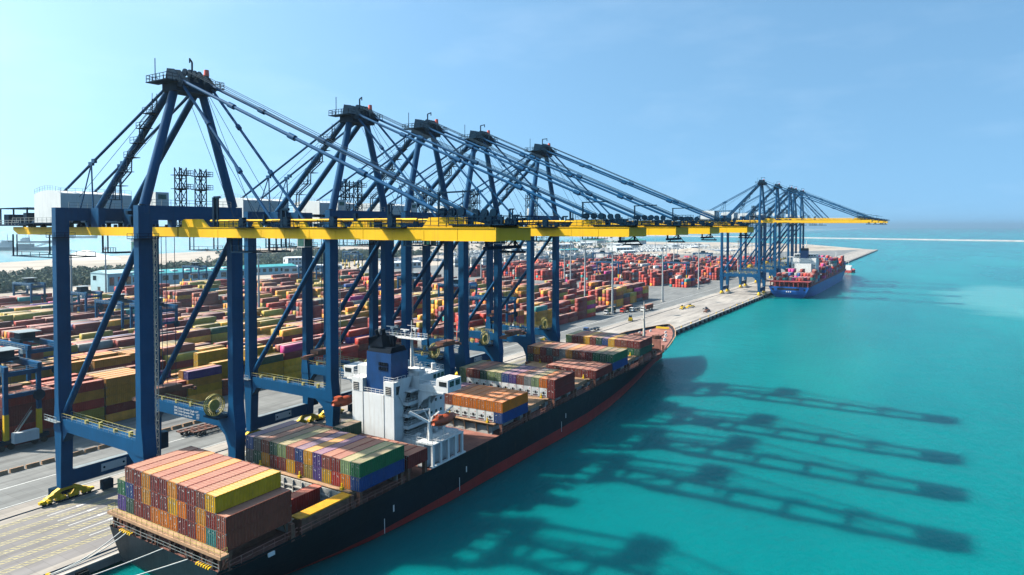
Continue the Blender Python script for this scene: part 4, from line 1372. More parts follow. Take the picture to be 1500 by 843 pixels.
# open hold of the second bay: dark well with cell guides, one cover slid aside
mb = MB()
y = 5.9
mb.box(-13.0, 13.0, y + 0.1, y + 0.3, 2.5, HZ - 1.0); mb.box(-13.0, 13.0, y + 11.9, y + 12.1, 2.5, HZ - 0.3)
for q in np.arange(-12.6, 12.7, 2.52):
    mb.box(q - 0.1, q + 0.1, y + 11.6, y + 11.9, 2.5, HZ - 0.4)
for z in (6.0, 7.0):
    mb.box(-13, 13, y + 11.66, y + 11.9, z, z + 0.25)
mb.build('cell_guide', 'coaming_pale', ship)
mb = MB(); mb.box(13.0, 15.6, y + 0.6, y + 11.6, 5.72, HZ - 0.35); mb.build('side_girder', 'brown_steel', ship)
mb = MB(); mb.box(13.1, 15.5, y + 0.2, y + 11.9, HZ - 0.30, HZ - 0.05); mb.build('hold_cover', 'cover_amber', ship)
mb = MB(); mb.box(-13.9, 13.0, y + 0.3, y + 11.6, 5.72, 5.80); mb.build('hold_floor', 'brown_steel', ship)
# stern: mooring deck, container shelf with rail, fairleads
mb = MB(); mb.box(-15.6, 15.6, -8.9, -7.4, HZ - 0.55, HZ - 0.1); sf = mb.build('stern_shelf', 'hatch_tan', ship)
mb = MB(); mb.rail([(-15.5, -7.6, HZ - 0.1), (-15.5, -8.8, HZ - 0.1), (15.5, -8.8, HZ - 0.1), (15.5, -7.6, HZ - 0.1)], 1.05, 1.5, 0.05); mb.build('railing', 'rail_yellow', sf)
for x in np.linspace(-14.5, 14.5, 8):
    mb = MB(); mb.bar((x, -8.2, 5.7), (x, -8.2, HZ - 0.5), 0.5, 0.4); mb.bar((x, -8.1, 5.9), (x + 1.6, -8.1, HZ - 0.5), 0.2, 0.2); mb.build('stern_post', 'brown_steel', ship)
mb = MB(); mb.box(-14.0, 14.0, -7.1, -6.9, 5.7, HZ - 0.5); mb.build('stern_bulkhead', 'deck_oxide', ship)
mb = MB(); mb.rail([(-15.0, -8.75, 6.3), (15.0, -8.75, 6.3)], 1.0, 1.6, 0.05); mb.build('railing', 'rail_galv', ship)
for x in (-12.0, 9.4):
    mb = MB()
    for i in range(6):
        mb.add([(x + i * 0.6, -8.93, 6.0), (x + i * 0.6 + 0.3, -8.93, 6.0), (x + i * 0.6 + 0.42, -8.93, 6.3), (x + i * 0.6 + 0.12, -8.93, 6.3),
                (x + i * 0.6, -8.3, 6.32), (x + i * 0.6 + 0.3, -8.3, 6.32)], [(0, 1, 2, 3), (3, 2, 5, 4)])
    mb.box(x - 0.3, x + 3.8, -9.9, -9.2, 5.75, 6.31) if False else None
    mb.build('warning_stripe', 'safety_yellow', ship)
for x in (-9, -4, 2, 7, 12):
    mb = MB()
    for dx in (-0.5, 0.5):
        mb.tube((x + dx, -8.0, 5.7), (x + dx, -8.0, 6.9), 0.26, n=10)
    mb.disc((x, -7.55, 6.6), (1, 0, 0), 0.7, 1.2, 12); mb.build('winch', 'brown_steel', ship)
# draught marks
for x, y in ((16.13, 28), (16.13, 52), (16.13, 100)):
    mb = MB(); mb.box(x, x + 0.03, y, y + 0.35, 1.8, 3.1); mb.build('draught_mark', 'white_paint', ship)
    mb = MB(); mb.box(x - 0.02, x + 0.02, y - 2.5, y - 2.35, -1.5, 1.4); mb.build('draught_mark', 'white_paint', ship)
mb = MB(); mb.box(15.9, 16.16, -0.8, 0.4, 5.3, 5.9); mb.build('name_board', 'white_paint', ship)

# ---- superstructure (local x = world x - 19.4)
sup = MB()
sup.box(-6.7, 5.7, 40.2, 43.2, 5.7, 20.0)                       # engine casing
sup.box(-6.7, -3.4, 40.16, 45.0, 20.0, 23.0); sup.box(2.8, 5.7, 40.16, 44.0, 20.0, 23.0)
sup.box(-8.2, -3.0, 43.5, 49.0, 22.9, 25.0)
sup.box(-9.5, 3.6, 43.2, 56.0, 5.7, 20.6)                       # accommodation, set back behind the open galleries
sup.box(3.6, 7.2, 50.2, 56.0, 5.7, 20.6)
sup.box(5.6, 11.4, 42.6, 54.0, 5.7, 10.4)
sup.prism([(41.6, 20.0), (43.1, 17.6), (46.2, 23.4), (42.6, 23.4)], 'x', 5.68, 5.86)
sup.box(-14.5, 14.5, 46.2, 51.4, 20.4, 20.7)                    # bridge deck
sup.box(-9.2, 7.6, 46.4, 55.5, 20.7, 23.4)                      # wheelhouse
sup.box(3.6, 7.6, 43.6, 46.2, 20.4, 20.7)
for yy in (46.4, 51.0):
    sup.prism([(7.2, 16.2), (8.6, 18.2), (10.6, 19.5), (14.6, 20.4), (7.2, 20.4)], 'y', yy, yy + 0.3)
sup.prism([(-9.5, 15.0), (-15.2, 20.4), (-9.5, 20.4)], 'y', 47.2, 47.6)
super_ = sup.build('superstructure', 'ship_white', ship)
for s in (1, -1):
    mb = MB(); mb.box(7.6 if s > 0 else -15.6, 15.6 if s > 0 else -9.2, 46.4, 51.2, 20.7, 21.8); mb.box(12.4 if s > 0 else -15.6, 15.6 if s > 0 else -12.4, 46.4, 51.2, 21.8, 23.5)
    wg = mb.build('bridge_wing', 'ship_white', ship)
    for (a, b_, c, d, z0, z1) in ((s * 15.6, s * 15.66, 47.0, 48.5, 21.9, 23.1), (s * 15.6, s * 15.66, 49.2, 50.7, 21.9, 23.1)):
        mb = MB(); mb.box(min(a, b_), max(a, b_), c, d, z0, z1); mb.build('window', 'glass_dark', wg)
    mb = MB(); mb.box(min(s * 13.2, s * 15.2), max(s * 13.2, s * 15.2), 46.34, 46.4, 22.0, 23.0); mb.build('window', 'glass_dark', wg)
# galleries on the starboard side
for z in (10.4, 12.7, 15.3, 17.9):
    mb = MB(); mb.box(3.6, 7.2, 43.2, 50.2, z, z + 0.16)
    mb.box(7.1, 7.24, 43.0, 50.2, z - 0.34, z + 0.34); mb.box(5.6, 7.2, 43.0, 43.2, z - 0.34, z + 0.34)
    g = mb.build('gallery_deck', 'ship_white', super_)
    mb = MB(); mb.rail([(5.8, 43.2, z + 0.3), (7.1, 43.2, z + 0.3), (7.1, 50.1, z + 0.3)], 1.0, 1.2, 0.06); mb.build('railing', 'ship_white', g)
    for y in (44.2, 46.0, 47.6, 49.2):
        mb = MB(); x = 3.6
        mb.box(x, x + 0.05, y - 0.4, y + 0.4, z + 0.2, z + 2.0) if y in (44.2, 47.6) else mb.box(x, x + 0.05, y - 0.35, y + 0.35, z + 1.0, z + 1.8)
        mb.build('door' if y in (44.2, 47.6) else 'window', 'glass_dark', super_)
    mb = MB(); mb.bar((4.6, 44.2, z + 0.16), (4.6, 48.6, z + 2.6), 0.8, 0.12); mb.build('ladder', 'steel_grey', super_)
for y in (44.5, 47.5, 50, 52.5):
    mb = MB(); mb.box(8.4, 9.6, y - 0.5, y + 0.5, 10.4, 11.2 + 0.5 * (y % 2)); mb.build('vent_box', 'ship_white', super_)
mb = MB(); mb.rail([(5.8, 42.8, 10.4), (11.3, 42.8, 10.4), (11.3, 53.8, 10.4)], 1.0, 1.3, 0.06); mb.build('railing', 'ship_white', super_)
# casing louvres, panel seams, wheelhouse windows
for (x0, x1) in ((-6.2, -4.6), (3.4, 4.9)):
    mb = MB(); mb.box(x0, x1, 40.10, 40.15, 20.2, 22.0); lv = mb.build('louvre', 'glass_dark', super_)
    for z in np.arange(20.35, 22, 0.4):
        mb = MB(); mb.box(x0, x1, 40.04, 40.10, z, z + 0.1); mb.build('slat', 'coaming_pale', lv)
mb = MB(); mb.box(5.70, 5.75, 41.0, 42.6, 20.2, 22.0); mb.build('louvre', 'glass_dark', super_)
for x in (-3.4, 2.8):
    mb = MB(); mb.box(x - 0.06, x + 0.06, 40.12, 40.2, 6, 20.0); mb.build('pipe', 'coaming_pale', super_)
for y in np.arange(52.0, 55.2, 1.4):
    mb = MB(); mb.box(7.6, 7.64, y - 0.55, y + 0.55, 21.9, 22.9); mb.build('window', 'glass_dark', super_)
for x in np.arange(-8.2, 7.3, 1.8):
    mb = MB(); mb.box(x - 0.7, x + 0.7, 55.5, 55.55, 21.9, 22.9); mb.build('window', 'glass_dark', super_)
for z in (10.9, 13.2, 15.8, 18.2):
    for y in (51.2, 52.8, 54.6):
        mb = MB(); mb.box(7.2, 7.24, y - 0.3, y + 0.3, z + 0.7, z + 1.3); mb.build('window', 'glass_dark', super_)
mb = MB()
for z in (20.06,):
    mb.rail([(-3.4, 40.3, z), (2.8, 40.3, z)], 1.0, 1.2, 0.07)
mb.rail([(-6.7, 40.3, 23.0), (-3.4, 40.3, 23.0)], 1.0, 1.2, 0.07); mb.rail([(2.8, 40.3, 23.0), (5.7, 40.3, 23.0), (5.7, 44, 23.0)], 1.0, 1.2, 0.07)
mb.rail([(-9.1, 55.4, 23.4), (7.5, 55.4, 23.4), (7.5, 46.5, 23.4), (-9.1, 46.5, 23.4), (-9.1, 55.4, 23.4)], 1.0, 1.4, 0.07)
mb.rail([(7.7, 46.5, 21.8), (12.3, 46.5, 21.8)], 1.0, 1.2, 0.06)
mb.rail([(-15.5, 46.5, 21.8), (-9.3, 46.5, 21.8)], 1.0, 1.4, 0.07)
mb.build('railing', 'ship_white', super_)
mb = MB(); mb.box(-4.5, -2.2, 52.6, 55, 23.4, 24.6); mb.box(2.4, 5.6, 48.5, 51, 23.4, 24.3); mb.disc((6.0, 53.6, 24.3), (0, 0, 1), 0.6, 1.4, 12); mb.tube((6.6, 48, 23.4), (6.6, 48, 26.2), 0.12, n=6); mb.box(5.8, 7.2, 46.8, 48.0, 23.4, 24.5); mb.build('roof_gear', 'ship_white', super_)
# funnel
mb = MB()
mb.prism([(40.9, 20.0), (47.0, 20.0), (46.6, 29.0), (41.2, 29.0)], 'x', -3.0, 4.2)
fn = mb.build('funnel', 'funnel_blue', ship)
mb = MB()
mb.prism([(41.2, 29.0), (46.6, 29.0), (45.8, 30.2), (41.8, 30.2)], 'x', -2.7, 3.9)
mb.hexa([(-2.6, 41.4, 30.2), (1.6, 41.4, 30.2), (1.6, 45.4, 30.2), (-2.6, 45.4, 30.2), (-2.3, 41.0, 32.0), (1.0, 41.6, 32.9), (1.3, 46.6, 31.6), (-2.6, 46.2, 32.6)])
mb.tube((-1.4, 43.2, 32.0), (-1.6, 42.8, 33.6), 0.4, n=10); mb.tube((0.2, 43.6, 32.0), (0.2, 43.0, 33.9), 0.45, n=10)
for x in (2.4, 3.2):
    mb.tube((x, 43.5, 30), (x, 43.2, 32.6), 0.35, n=10)
mb.build('exhaust_hood', 'funnel_black', fn)
for (x0, x1) in ((0.7, 3.4),):
    for z in (25.2, 26.2):
        for i in range(4):
            mb = MB(); a = x0 + (x1 - x0) * i / 4; mb.box(a, a + 0.5, 40.92, 41.12, z, z + 0.75); mb.build('vent', 'funnel_black', fn)
# radar mast
mb = MB(); mb.tube((0.4, 52.5, 23.4), (0.4, 52.5, 31.6), 0.42, 0.28, 12); mb.bar((0.4, 53.6, 23.4), (0.4, 52.6, 30), 0.2, 0.2)
mb.box(-7.5, 4.4, 51.2, 53.6, 30.4, 30.55); rm = mb.build('radar_mast', 'ship_white', ship)
mb = MB(); mb.rail([(-7.5, 51.2, 30.55), (4.4, 51.2, 30.55), (4.4, 53.6, 30.55), (-7.5, 53.6, 30.55), (-7.5, 51.2, 30.55)], 1.0, 1.2, 0.06); mb.build('railing', 'ship_white', rm)
for x, z, w in ((-5.5, 32.6, 3.4), (-1.5, 32.2, 2.6), (1.6, 32.8, 2.2)):
    mb = MB(); mb.tube((x, 52.4, 30.55), (x, 52.4, z), 0.14, n=8); mb.box(x - 0.35, x + 0.35, 52.1, 52.7, z - 0.4, z - 0.05); mb.box(x - w / 2, x + w / 2, 52.25, 52.5, z, z + 0.22); mb.build('radar_scanner', 'white_paint', rm)
mb = MB(); mb.bar((0.4, 52.5, 31.6), (0.4, 52.5, 34.6), 0.1, 0.1); mb.bar((-0.8, 52.5, 33.4), (1.6, 52.5, 33.4), 0.08, 0.08); mb.build('aerial', 'ship_white', rm)
# side gallery near the rail, white pillars with pale green wall
mb = MB(); mb.box(11.4, 15.9, 40.6, 51.6, 10.9, 11.15); mb.box(15.2, 16.0, 40.4, 52.2, 6.2, 6.55)
for y in (41.0, 43.6, 46.2, 48.8, 51.2):
    mb.box(15.35, 15.85, y - 0.3, y + 0.3, 5.7, 11.0)
mb.rail([(11.6, 40.7, 11.15), (15.8, 40.7, 11.15), (15.8, 51.5, 11.15)], 1.0, 1.3, 0.06)
sg = mb.build('side_gallery', 'ship_white', ship)
mb = MB(); mb.box(11.6, 13.4, 40.8, 53.0, 5.7, 10.9); mb.build('gallery_wall', 'house_white', sg)
# provision crane by the lifeboat
mb = MB(); mb.tube((13.6, 42.6, 11.1), (13.6, 42.6, 15.4), 0.45, 0.35, 10); mb.bar((13.6, 42.6, 15.0), (10.0, 40.2, 17.4), 0.45, 0.5)
mb.bar((13.6, 42.6, 15.4), (12.4, 42.0, 18.0), 0.14, 0.14); mb.bar((14.2, 42.6, 11.1), (13.6, 42.6, 18.0), 0.16, 0.16); mb.bar((12.8, 42.6, 11.1), (13.6, 42.6, 18.0), 0.16, 0.16)
mb.bar((13.6, 42.6, 18.0), (10.0, 40.2, 17.5), 0.06, 0.06); mb.build('provision_crane', 'ship_white', ship)
for y in (43.4, 48.0):
    mb = MB(); mb.bar((13.2, y, 11.1), (13.6, y, 16.0), 0.35, 0.35); mb.bar((13.6, y, 16.0), (15.6, y, 17.6), 0.3, 0.3); mb.bar((15.4, y, 17.4), (15.4, y, 16.3), 0.06, 0.06)
    mb.build('boat_davit', 'ship_white', ship)
for s, nm in ((1, 'starboard'), (-1, 'port')):
    # enclosed lifeboat hanging in its davits: lofted shell with a raised canopy
    pts, N = [], 14
    mb = MB(); st = []
    for i in range(N):
        t = i / (N - 1); y = 42.0 + 7.4 * t
        w = 1.35 * (math.sin(math.pi * (0.06 + 0.88 * t))) ** 0.55
        hk = 1.1 * (math.sin(math.pi * (0.05 + 0.9 * t))) ** 0.5
        ring = [(w * math.cos(a), y, (1.25 if math.sin(a) > 0 else hk) * math.sin(a) * (w / 1.35) ** 0.5) for a in [2 * math.pi * q / 12 for q in range(12)]]
        st.append(ring)
    vs_ = [(x + s * 14.9, y, z + 15.0) for r in st for x, y, z in r]
    mb.add(vs_, [(i * 12 + q, i * 12 + (q + 1) % 12, (i + 1) * 12 + (q + 1) % 12, (i + 1) * 12 + q) for i in range(N - 1) for q in range(12)] + [tuple(range(12)), tuple(reversed(range((N - 1) * 12, N * 12)))], 0, True)
    mb.box(s * 14.9 - 0.7, s * 14.9 + 0.7, 43.0, 44.6, 16.0, 16.55)
    lb = mb.build('lifeboat', 'boat_orange')
    lb.matrix_world = SHIP_M
    tag(lb, 'dull orange enclosed lifeboat hanging beside the white wheelhouse' if s > 0 else 'orange lifeboat on the quay side of the white wheelhouse', 'lifeboat')
    for y in (43.4, 48.0):
        q = MB(); q.box(s * 14.9 - 1.36, s * 14.9 + 1.36, y - 0.12, y + 0.12, 14.9, 15.05); q.build('fender_strip', 'rubber', lb)
# mooring lines
mb = MB()
def rope(p, q, r=0.09, sag=0.8):
    p, q = Vector(p), Vector(q)
    prev = p
    for i in range(1, 13):
        t = i / 12
        c = p.lerp(q, t) - V(0, 0, sag * 4 * t * (1 - t))
        mb.tube(prev, c, r, n=6); prev = c
for a, q in (((20.2, -8.9, 6.2), (2.0, -35.5, 0.7)), ((26.8, -8.9, 6.2), (2.0, -35.5, 0.75)), ((8.2, -8.9, 6.2), (2.0, -17.5, 0.7)), ((9.6, -8.9, 6.2), (2.0, -17.5, 0.75))):
    mb = MB(); rope(a, q); o = mb.build('mooring_rope', 'rope_white')
    tag(o, 'white mooring rope slung from the ship stern down to the quay', 'rope', 'stern mooring ropes')
mb = MB(); rope((14.5, 226, 10.6), (2.0, 252.5, 0.7), 0.07); tag(mb.build('mooring_rope', 'rope_white'), 'white mooring rope leading from the bow to the quay', 'rope')

# ---- cargo on deck
def ship_pt(x, y, z):
    return SHIP_M @ V(x, y, z)
def bay(y, cols, tiers, where, group, pitch=2.495, x0=None, size=40):
    """tiers: from the bottom, one list per tier; None leaves the slot empty; W is a reefer"""
    L = CL if size == 40 else 6.06
    for ti, row in enumerate(tiers):
        for ci, c in enumerate(row):
            if not c: continue
            xc = (ci - (cols - 1) / 2) * pitch if x0 is None else x0 + ci * pitch
            p = ship_pt(xc, y + L / 2, HZ + ti * (CH + 0.02))
            tn = {1: ('single tier',), 2: ('lower tier', 'upper tier'), 3: ('bottom tier', 'middle tier', 'top tier')}[len(tiers)][ti]
            rf = c == 'W'
            nm = 'white refrigerated' if rf else c
            container(p, 'white' if rf else c, f'{nm} container in the {tn} of {where}', group, size=size, reefer=rf, rot=(TRIM, 0, 0), jitter=0.12)
M, N_, Y, A, O, GN, DG, B, P_, SL, OL, SG, T, GY, R_ = 'maroon', 'brown', 'yellow', 'amber', 'orange', 'green', 'dark green', 'blue', 'purple', 'slate', 'olive', 'sage', 'teal', 'grey', 'red'
bay(-7.4, 12, [[P_, DG, M, M, O, O, O, M, M, O, T, N_], [GN, B, M, A, M, M, Y, O, M, A, M, N_], [None, N_, M, A, M, M, A, M, M, N_, Y, None]],
    'the stern block', 'containers stacked at the stern of the black ship')
bay(19.2, 13, [[SL, DG, A, M, M, Y, M, OL, P_, Y, R_, O, B], [B, SL, N_, DG, SG, N_, B, Y, P_, N_, M, SG, GN]],
    'the bay just behind the wheelhouse', 'containers stacked behind the wheelhouse')
bay(32.5, 13, [[N_, M, N_, M, M, N_, M, N_, N_, M, N_, M, M]], 'the short row against the wheelhouse', 'short containers against the wheelhouse', size=20)
o = container(ship_pt(-3.6, 35.6, HZ + CH + 0.02), 'dark green', 'short dark green container perched alone beside the white wheelhouse', None, size=20, rot=(TRIM, 0, 0))
bay(67.0, 13, [[None, None, None, T, M, N_, 'W', 'W', 'W', 'W', 'W', 'W', B], [None, None, None, None, T, P_, N_, O, O, O, O, O, O]],
    'the bay just ahead of the wheelhouse', 'containers stacked ahead of the wheelhouse')
bay(93.6, 13, [[SG, 'W', 'W', 'W', 'W', 'W', 'W', 'W', 'W', 'W', 'W', 'W', M], [SG, N_, M, DG, SG, SG, B, P_, N_, GY, SG, O, M]],
    'the reefer bay amidships', 'containers in the reefer bay amidships')
bay(120.2, 13, [[None, None, None, None, None, None, M, N_, M, M, N_, M, M]], 'the low part-empty bay', 'containers in the low part-empty bay')
bay(133.5, 13, [[DG, N_, M, M, SL, GY, A, M, N_, M, DG, GN, B], [N_, A, M, SL, N_, GY, A, N_, M, M, GN, DG, GN]],
    'the tall bay ahead of amidships', 'containers stacked ahead of amidships')
bay(160.1, 12, [[DG, M, A, Y, M, B, N_, Y, A, Y, GN, DG], [SG, M, N_, Y, M, DG, B, Y, N_, N_, M, M]],
    'the foremost bay before the bow', 'containers in the foremost bay')
bay(5.9, 13, [[None, None, None, None, None, None, None, M]], 'the open hold behind the stern block', None, x0=None) if False else None
o = container(ship_pt(6.4, 5.9 + 6.1, 5.9), 'red', 'red container lying low in the open hold', None, rot=(TRIM, 0, 0))
# ================================================================== container yard
PALS = {'A': (['maroon'] * 14 + ['brown'] * 8 + ['olive'] * 8 + ['amber'] * 7 + ['red'] * 2 + ['dark green'] * 3 + ['slate'] * 2 + ['sage'] * 1 + ['yellow'] * 2 + ['purple', 'orange', 'teal', 'grey', 'pink', 'blue']),
        'B': (['maroon'] * 12 + ['brown'] * 8 + ['red'] * 5 + ['olive'] * 6 + ['amber'] * 7 + ['sage'] * 1 + ['orange', 'orange', 'pink', 'blue', 'teal', 'grey', 'slate', 'dark green']),
        'C': (['red'] * 14 + ['maroon'] * 12 + ['brown'] * 3 + ['orange'] * 2 + ['pink', 'blue', 'teal', 'teal', 'white', 'grey', 'slate'])}
RARE = {'sage', 'dark green', 'pink', 'blue', 'purple', 'teal', 'white', 'grey', 'slate', 'orange'}
ROWP, SLOT = 2.84, 12.75
boxes = []                                           # x, y, z, colour, exposed
def zone(xl0, nblk, ya, yb_, pal, hmin, hmax, seed, skip=0.07, pitch=31.0, xshift=0.0):
    rr = random.Random(seed)
    for b in range(nblk):
        xs = xl0 - pitch * b - 5.2
        y = ya + rr.uniform(0, 4)
        ns = int((yb_ - y) / SLOT)
        pref = [rr.choice([q for q in PALS[pal] if q not in RARE]) for _ in range(ns // 3 + 2)]
        base = [hmin + (hmax - hmin) * rr.random() ** 0.8 if rr.random() > 0.10 else rr.uniform(0, 1.5) for _ in range(ns // 2 + 2)]
        grid = {}
        for sl in range(ns):
            ro = [rr.choice((0, 0, 0, -1, -2, 1)) for _ in range(6)]
            for r in range(6):
                h = 0 if rr.random() < skip else max(0, min(5, int(round(base[sl // 2] + ro[r] + rr.gauss(0, 0.35)))))
                grid[(sl, r)] = h
        for (sl, r), h in grid.items():
            for t in range(h):
                c = pref[sl // 3] if rr.random() < 0.5 else rr.choice(PALS[pal])
                top = t == h - 1
                sea = r == 0 or grid.get((sl, r - 1), 0) <= t
                south = grid.get((sl - 1, r), 0) <= t
                boxes.append((xs - r * ROWP, y + sl * SLOT + CL / 2, t * (CH + 0.03), c, top or sea or south))
zone(-76, 10, -120, 186, 'A', 3.3, 5.5, 3, skip=0.01)
zone(-57, 11, 198, 328, 'B', 2.6, 5.4, 5, skip=0.02)
zone(-64, 11, 336, 452, 'B', 2.6, 5.4, 6, skip=0.02)
zone(-69, 9, 552, 740, 'C', 2.6, 5.0, 7)
zone(-69, 8, 752, 1010, 'C', 2.0, 4.6, 8)
# pale reefer racks on the open ground inland of the red rows
rr = random.Random(21)
for bx in range(9):
    for by in range(22):
        for t in range(rr.choice((3, 4, 5))):
            boxes.append((-372 - bx * 9.5, 700 + by * 13.4, t * 2.62, rr.choice(['white', 'grey', 'grey']), True))
# camera basis for choosing which boxes are large enough to stand alone
cs, sn = math.cos(RAD(31.963)), math.sin(RAD(31.963))
def pix(x, y, z):
    dx, dy, dz = x - CAM.x, y - CAM.y, z - CAM.z
    dep = -sn * dx + cs * dy
    rgt = cs * dx + sn * dy
    return (750 + 997 * rgt / dep, 331.5 - 997 * dz / dep, dep) if dep > 1 else (-1e9, 0, 1e9)
cand = []
for i, (x, y, z, c, ex) in enumerate(boxes):
    if not ex: continue
    u, v, dep = pix(x, y, z + 1.3)
    if -25 < u < 1525 and 300 < v < 860 and z > 1.0:
        cand.append((dep, i))
cand.sort()
N_SOLO = 118
solo = {i for _, i in cand[:N_SOLO]}
for i in solo:
    x, y, z, c, ex = boxes[i]
    rowname = 'yard rows behind the stern crane' if y < 45 else 'yard rows behind the wheelhouse crane'
    lvl = ('ground', 'second', 'third', 'fourth', 'fifth')[int(round(z / (CH + 0.03)))]
    container((x, y, z), c, f'{c} container stacked at {lvl} level in the {rowname}', 'containers in the ' + rowname, jitter=0.2)

# ================================================================== the blue ship at the far berth
S2 = V(20.5, 528, 0)
blue = thing('container_ship', S2, 'blue-hulled container ship loaded with red containers at the far berth', 'container ship')
L2 = 330
def w2(y, z):
    t = max(0.0, min(1.0, (z + 3) / 11))
    top = 16.0 if y < 260 else 16.0 * max(0.02, 1 - ((y - 260) / 70) ** 2.2)
    wl_ = (8 + 8 * min(1, y / 35)) if y < 220 else 16.0 * max(0.01, 1 - ((y - 220) / 105) ** 1.5)
    p = 0.45 if y < 30 else 1.0
    return max(0.05, wl_ + (top - wl_) * t ** p)
y2 = [0, 3, 8, 16, 30, 60, 120, 200, 225, 245, 260, 275, 290, 300, 310, 318, 324, 328, 330]
z2 = [7.2, 5, 3, 1, -1, -3, -5]
mb = MB(); vs_ = []
for y in y2:
    for s in (1, -1):
        for z in z2:
            vs_.append((s * w2(y, z), y + max(0, 2.0 - z) * (0.5 if y < 10 else 0) - (max(0, 7 - z) * 0.9 if y > 300 else 0), z))
k = len(z2)
for i in range(len(y2) - 1):
    for j in range(k - 1):
        a, b_ = i * 2 * k + j, (i + 1) * 2 * k + j
        mb.add([], [], 0)
        mb.f.append((a, a + 1, b_ + 1, b_)); mb.m.append(0); mb.s.append(True)
        a, b_ = a + k, b_ + k
        mb.f.append((a, b_, b_ + 1, a + 1)); mb.m.append(0); mb.s.append(True)
mb.v = vs_
for j in range(k - 1):
    mb.f.append((j, j + 1, k + j + 1, k + j)); mb.m.append(0); mb.s.append(False)
e = (len(y2) - 1) * 2 * k
for j in range(k - 1):
    mb.f.append((e + j, e + j + 1, e + k + j + 1, e + k + j)); mb.m.append(0); mb.s.append(False)
mb.build('hull', 'hull_blue', blue)
mb = MB()
for i in range(len(y2) - 1):
    a, b_ = y2[i], y2[i + 1]
    mb.add([(w2(a, 7.2) - 0.1, a, 6.6), (-w2(a, 7.2) + 0.1, a, 6.6), (-w2(b_, 7.2) + 0.1, b_, 6.6), (w2(b_, 7.2) - 0.1, b_, 6.6)], [(0, 1, 2, 3)])
mb.build('main_deck', 'deck_oxide', blue)
mb = MB(); mb.box(-14.5, 14.5, 1.0, 1.5, 10.4, 11.2)
for x in np.linspace(-14.5, 14.5, 9):
    mb.box(x - 0.3, x + 0.3, 0.6, 1.6, 6.6, 11.2)
mb.box(-15.6, 15.6, 0.4, 14, 11.0, 11.4)
mb.build('stern_frame', 'oxide_red_frame', blue)
mb = MB(); mb.box(-13, -11.5, -0.06, 0.0, 4.2, 5.6); mb.box(11.5, 13, -0.06, 0.0, 4.2, 5.6); mb.box(-9, 8, -0.05, 0.0, 4.4, 6.0); mb.build('mooring_opening', 'rubber', blue)
for i in range(3):
    mb = MB(); mb.box(-2.0 + i * 1.5, -1.2 + i * 1.5, -0.08, -0.02, 2.6, 3.6); mb.build('port_lettering', 'white_paint', blue)
mb = MB(); mb.box(-10.5, 10.5, 74, 92, 6.6, 28); mb.box(-7, 7, 70, 84, 6.6, 23); mb.box(-15.8, 15.8, 84, 91, 28, 28.5); mb.box(-10, 10, 82, 92, 28.5, 31.4); mb.box(-15.8, 15.8, 66, 72, 13.5, 14.2)
hs = mb.build('superstructure', 'ship_white', blue)
for x in np.linspace(-9, 9, 6):
    for z in (12, 15, 18, 21):
        mb = MB(); mb.box(x - 0.5, x + 0.5, 73.92, 74, z, z + 0.9); mb.build('window', 'glass_dark', hs)
for x in np.linspace(-11, 11, 8):
    mb = MB(); mb.box(x * 0.75 - 0.8, x * 0.75 + 0.8, 81.92, 82, 29.6, 30.7); mb.build('window', 'glass_dark', hs)
mb = MB(); mb.prism([(76, 28), (82, 28), (81.6, 35), (77, 35)], 'x', -3.2, 3.2); fn2 = mb.build('funnel', 'funnel_blue', blue)
mb = MB(); mb.prism([(76.6, 35), (81.8, 35), (81, 37), (78, 37)], 'x', -3.2, 3.2); mb.build('exhaust_hood', 'funnel_black', fn2)
mb = MB(); mb.tube((0, 90, 31.4), (0, 90, 44), 0.5, 0.25); mb.box(-4, 4, 89.4, 90.6, 39, 39.3); mb.build('radar_mast', 'house_white', blue)
mb = MB(); mb.tube((0, 312, 7), (0, 312, 26), 0.6, 0.3); mb.build('foremast', 'house_white', blue)
rr = random.Random(33)
for by in [14.5 + 13.3 * i for i in range(4)] + [95 + 13.3 * i for i in range(16)]:
    hb = rr.choice((2, 3, 3)) if by < 60 else rr.choice((3, 4, 4, 5, 5))
    for c in range(12):
        h = max(1, hb + rr.choice((-1, 0, 0, 0, 1)) - (1 if by < 20 else 0))
        if abs((c - 5.5) * 2.5) > w2(by + 13, 7.2) - 0.8: continue
        for t in range(h):
            boxes.append((S2.x + (c - 5.5) * 2.5, S2.y + by + CL / 2, 8.4 + t * 2.62, rr.choice(['red'] * 6 + ['maroon'] * 6 + ['pink'] * 2 + ['teal', 'blue', 'grey', 'brown']), True))
mb = MB(); mb.box(-15.5, 15.5, 14, 310 - 2, 7.2, 8.3) if False else mb.box(-15.0, 15.0, 14, 270, 6.6, 8.3); mb.build('hatch_cover', 'oxide_red_frame', blue)

# every other container: one mass
rest = [boxes[i] for i in range(len(boxes)) if i not in solo]
nb_ = len(rest)
ctr = np.array([(b[0], b[1], b[2]) for b in rest])
colr = np.array([COL[b[3]] for b in rest]) * rng.uniform(0.8, 1.55, (nb_, 1))
cor = np.array([(sx * CW / 2, sy * CL / 2, z) for z in (0, CH) for sy in (-1, 1) for sx in (-1, 1)])
P = (ctr[:, None, :] + cor[None, :, :]).reshape(-1, 3)
quad = np.array([(0, 1, 5, 4), (1, 3, 7, 5), (3, 2, 6, 7), (2, 0, 4, 6), (4, 5, 7, 6)])
F = (quad[None] + (np.arange(nb_) * 8)[:, None, None]).reshape(-1, 4)
me = bpy.data.meshes.new('stacked_containers')
me.vertices.add(len(P)); me.vertices.foreach_set('co', P.ravel())
me.loops.add(F.size); me.loops.foreach_set('vertex_index', F.ravel())
me.polygons.add(len(F)); me.polygons.foreach_set('loop_start', np.arange(len(F)) * 4)
at = me.attributes.new('col', 'FLOAT_COLOR', 'FACE')
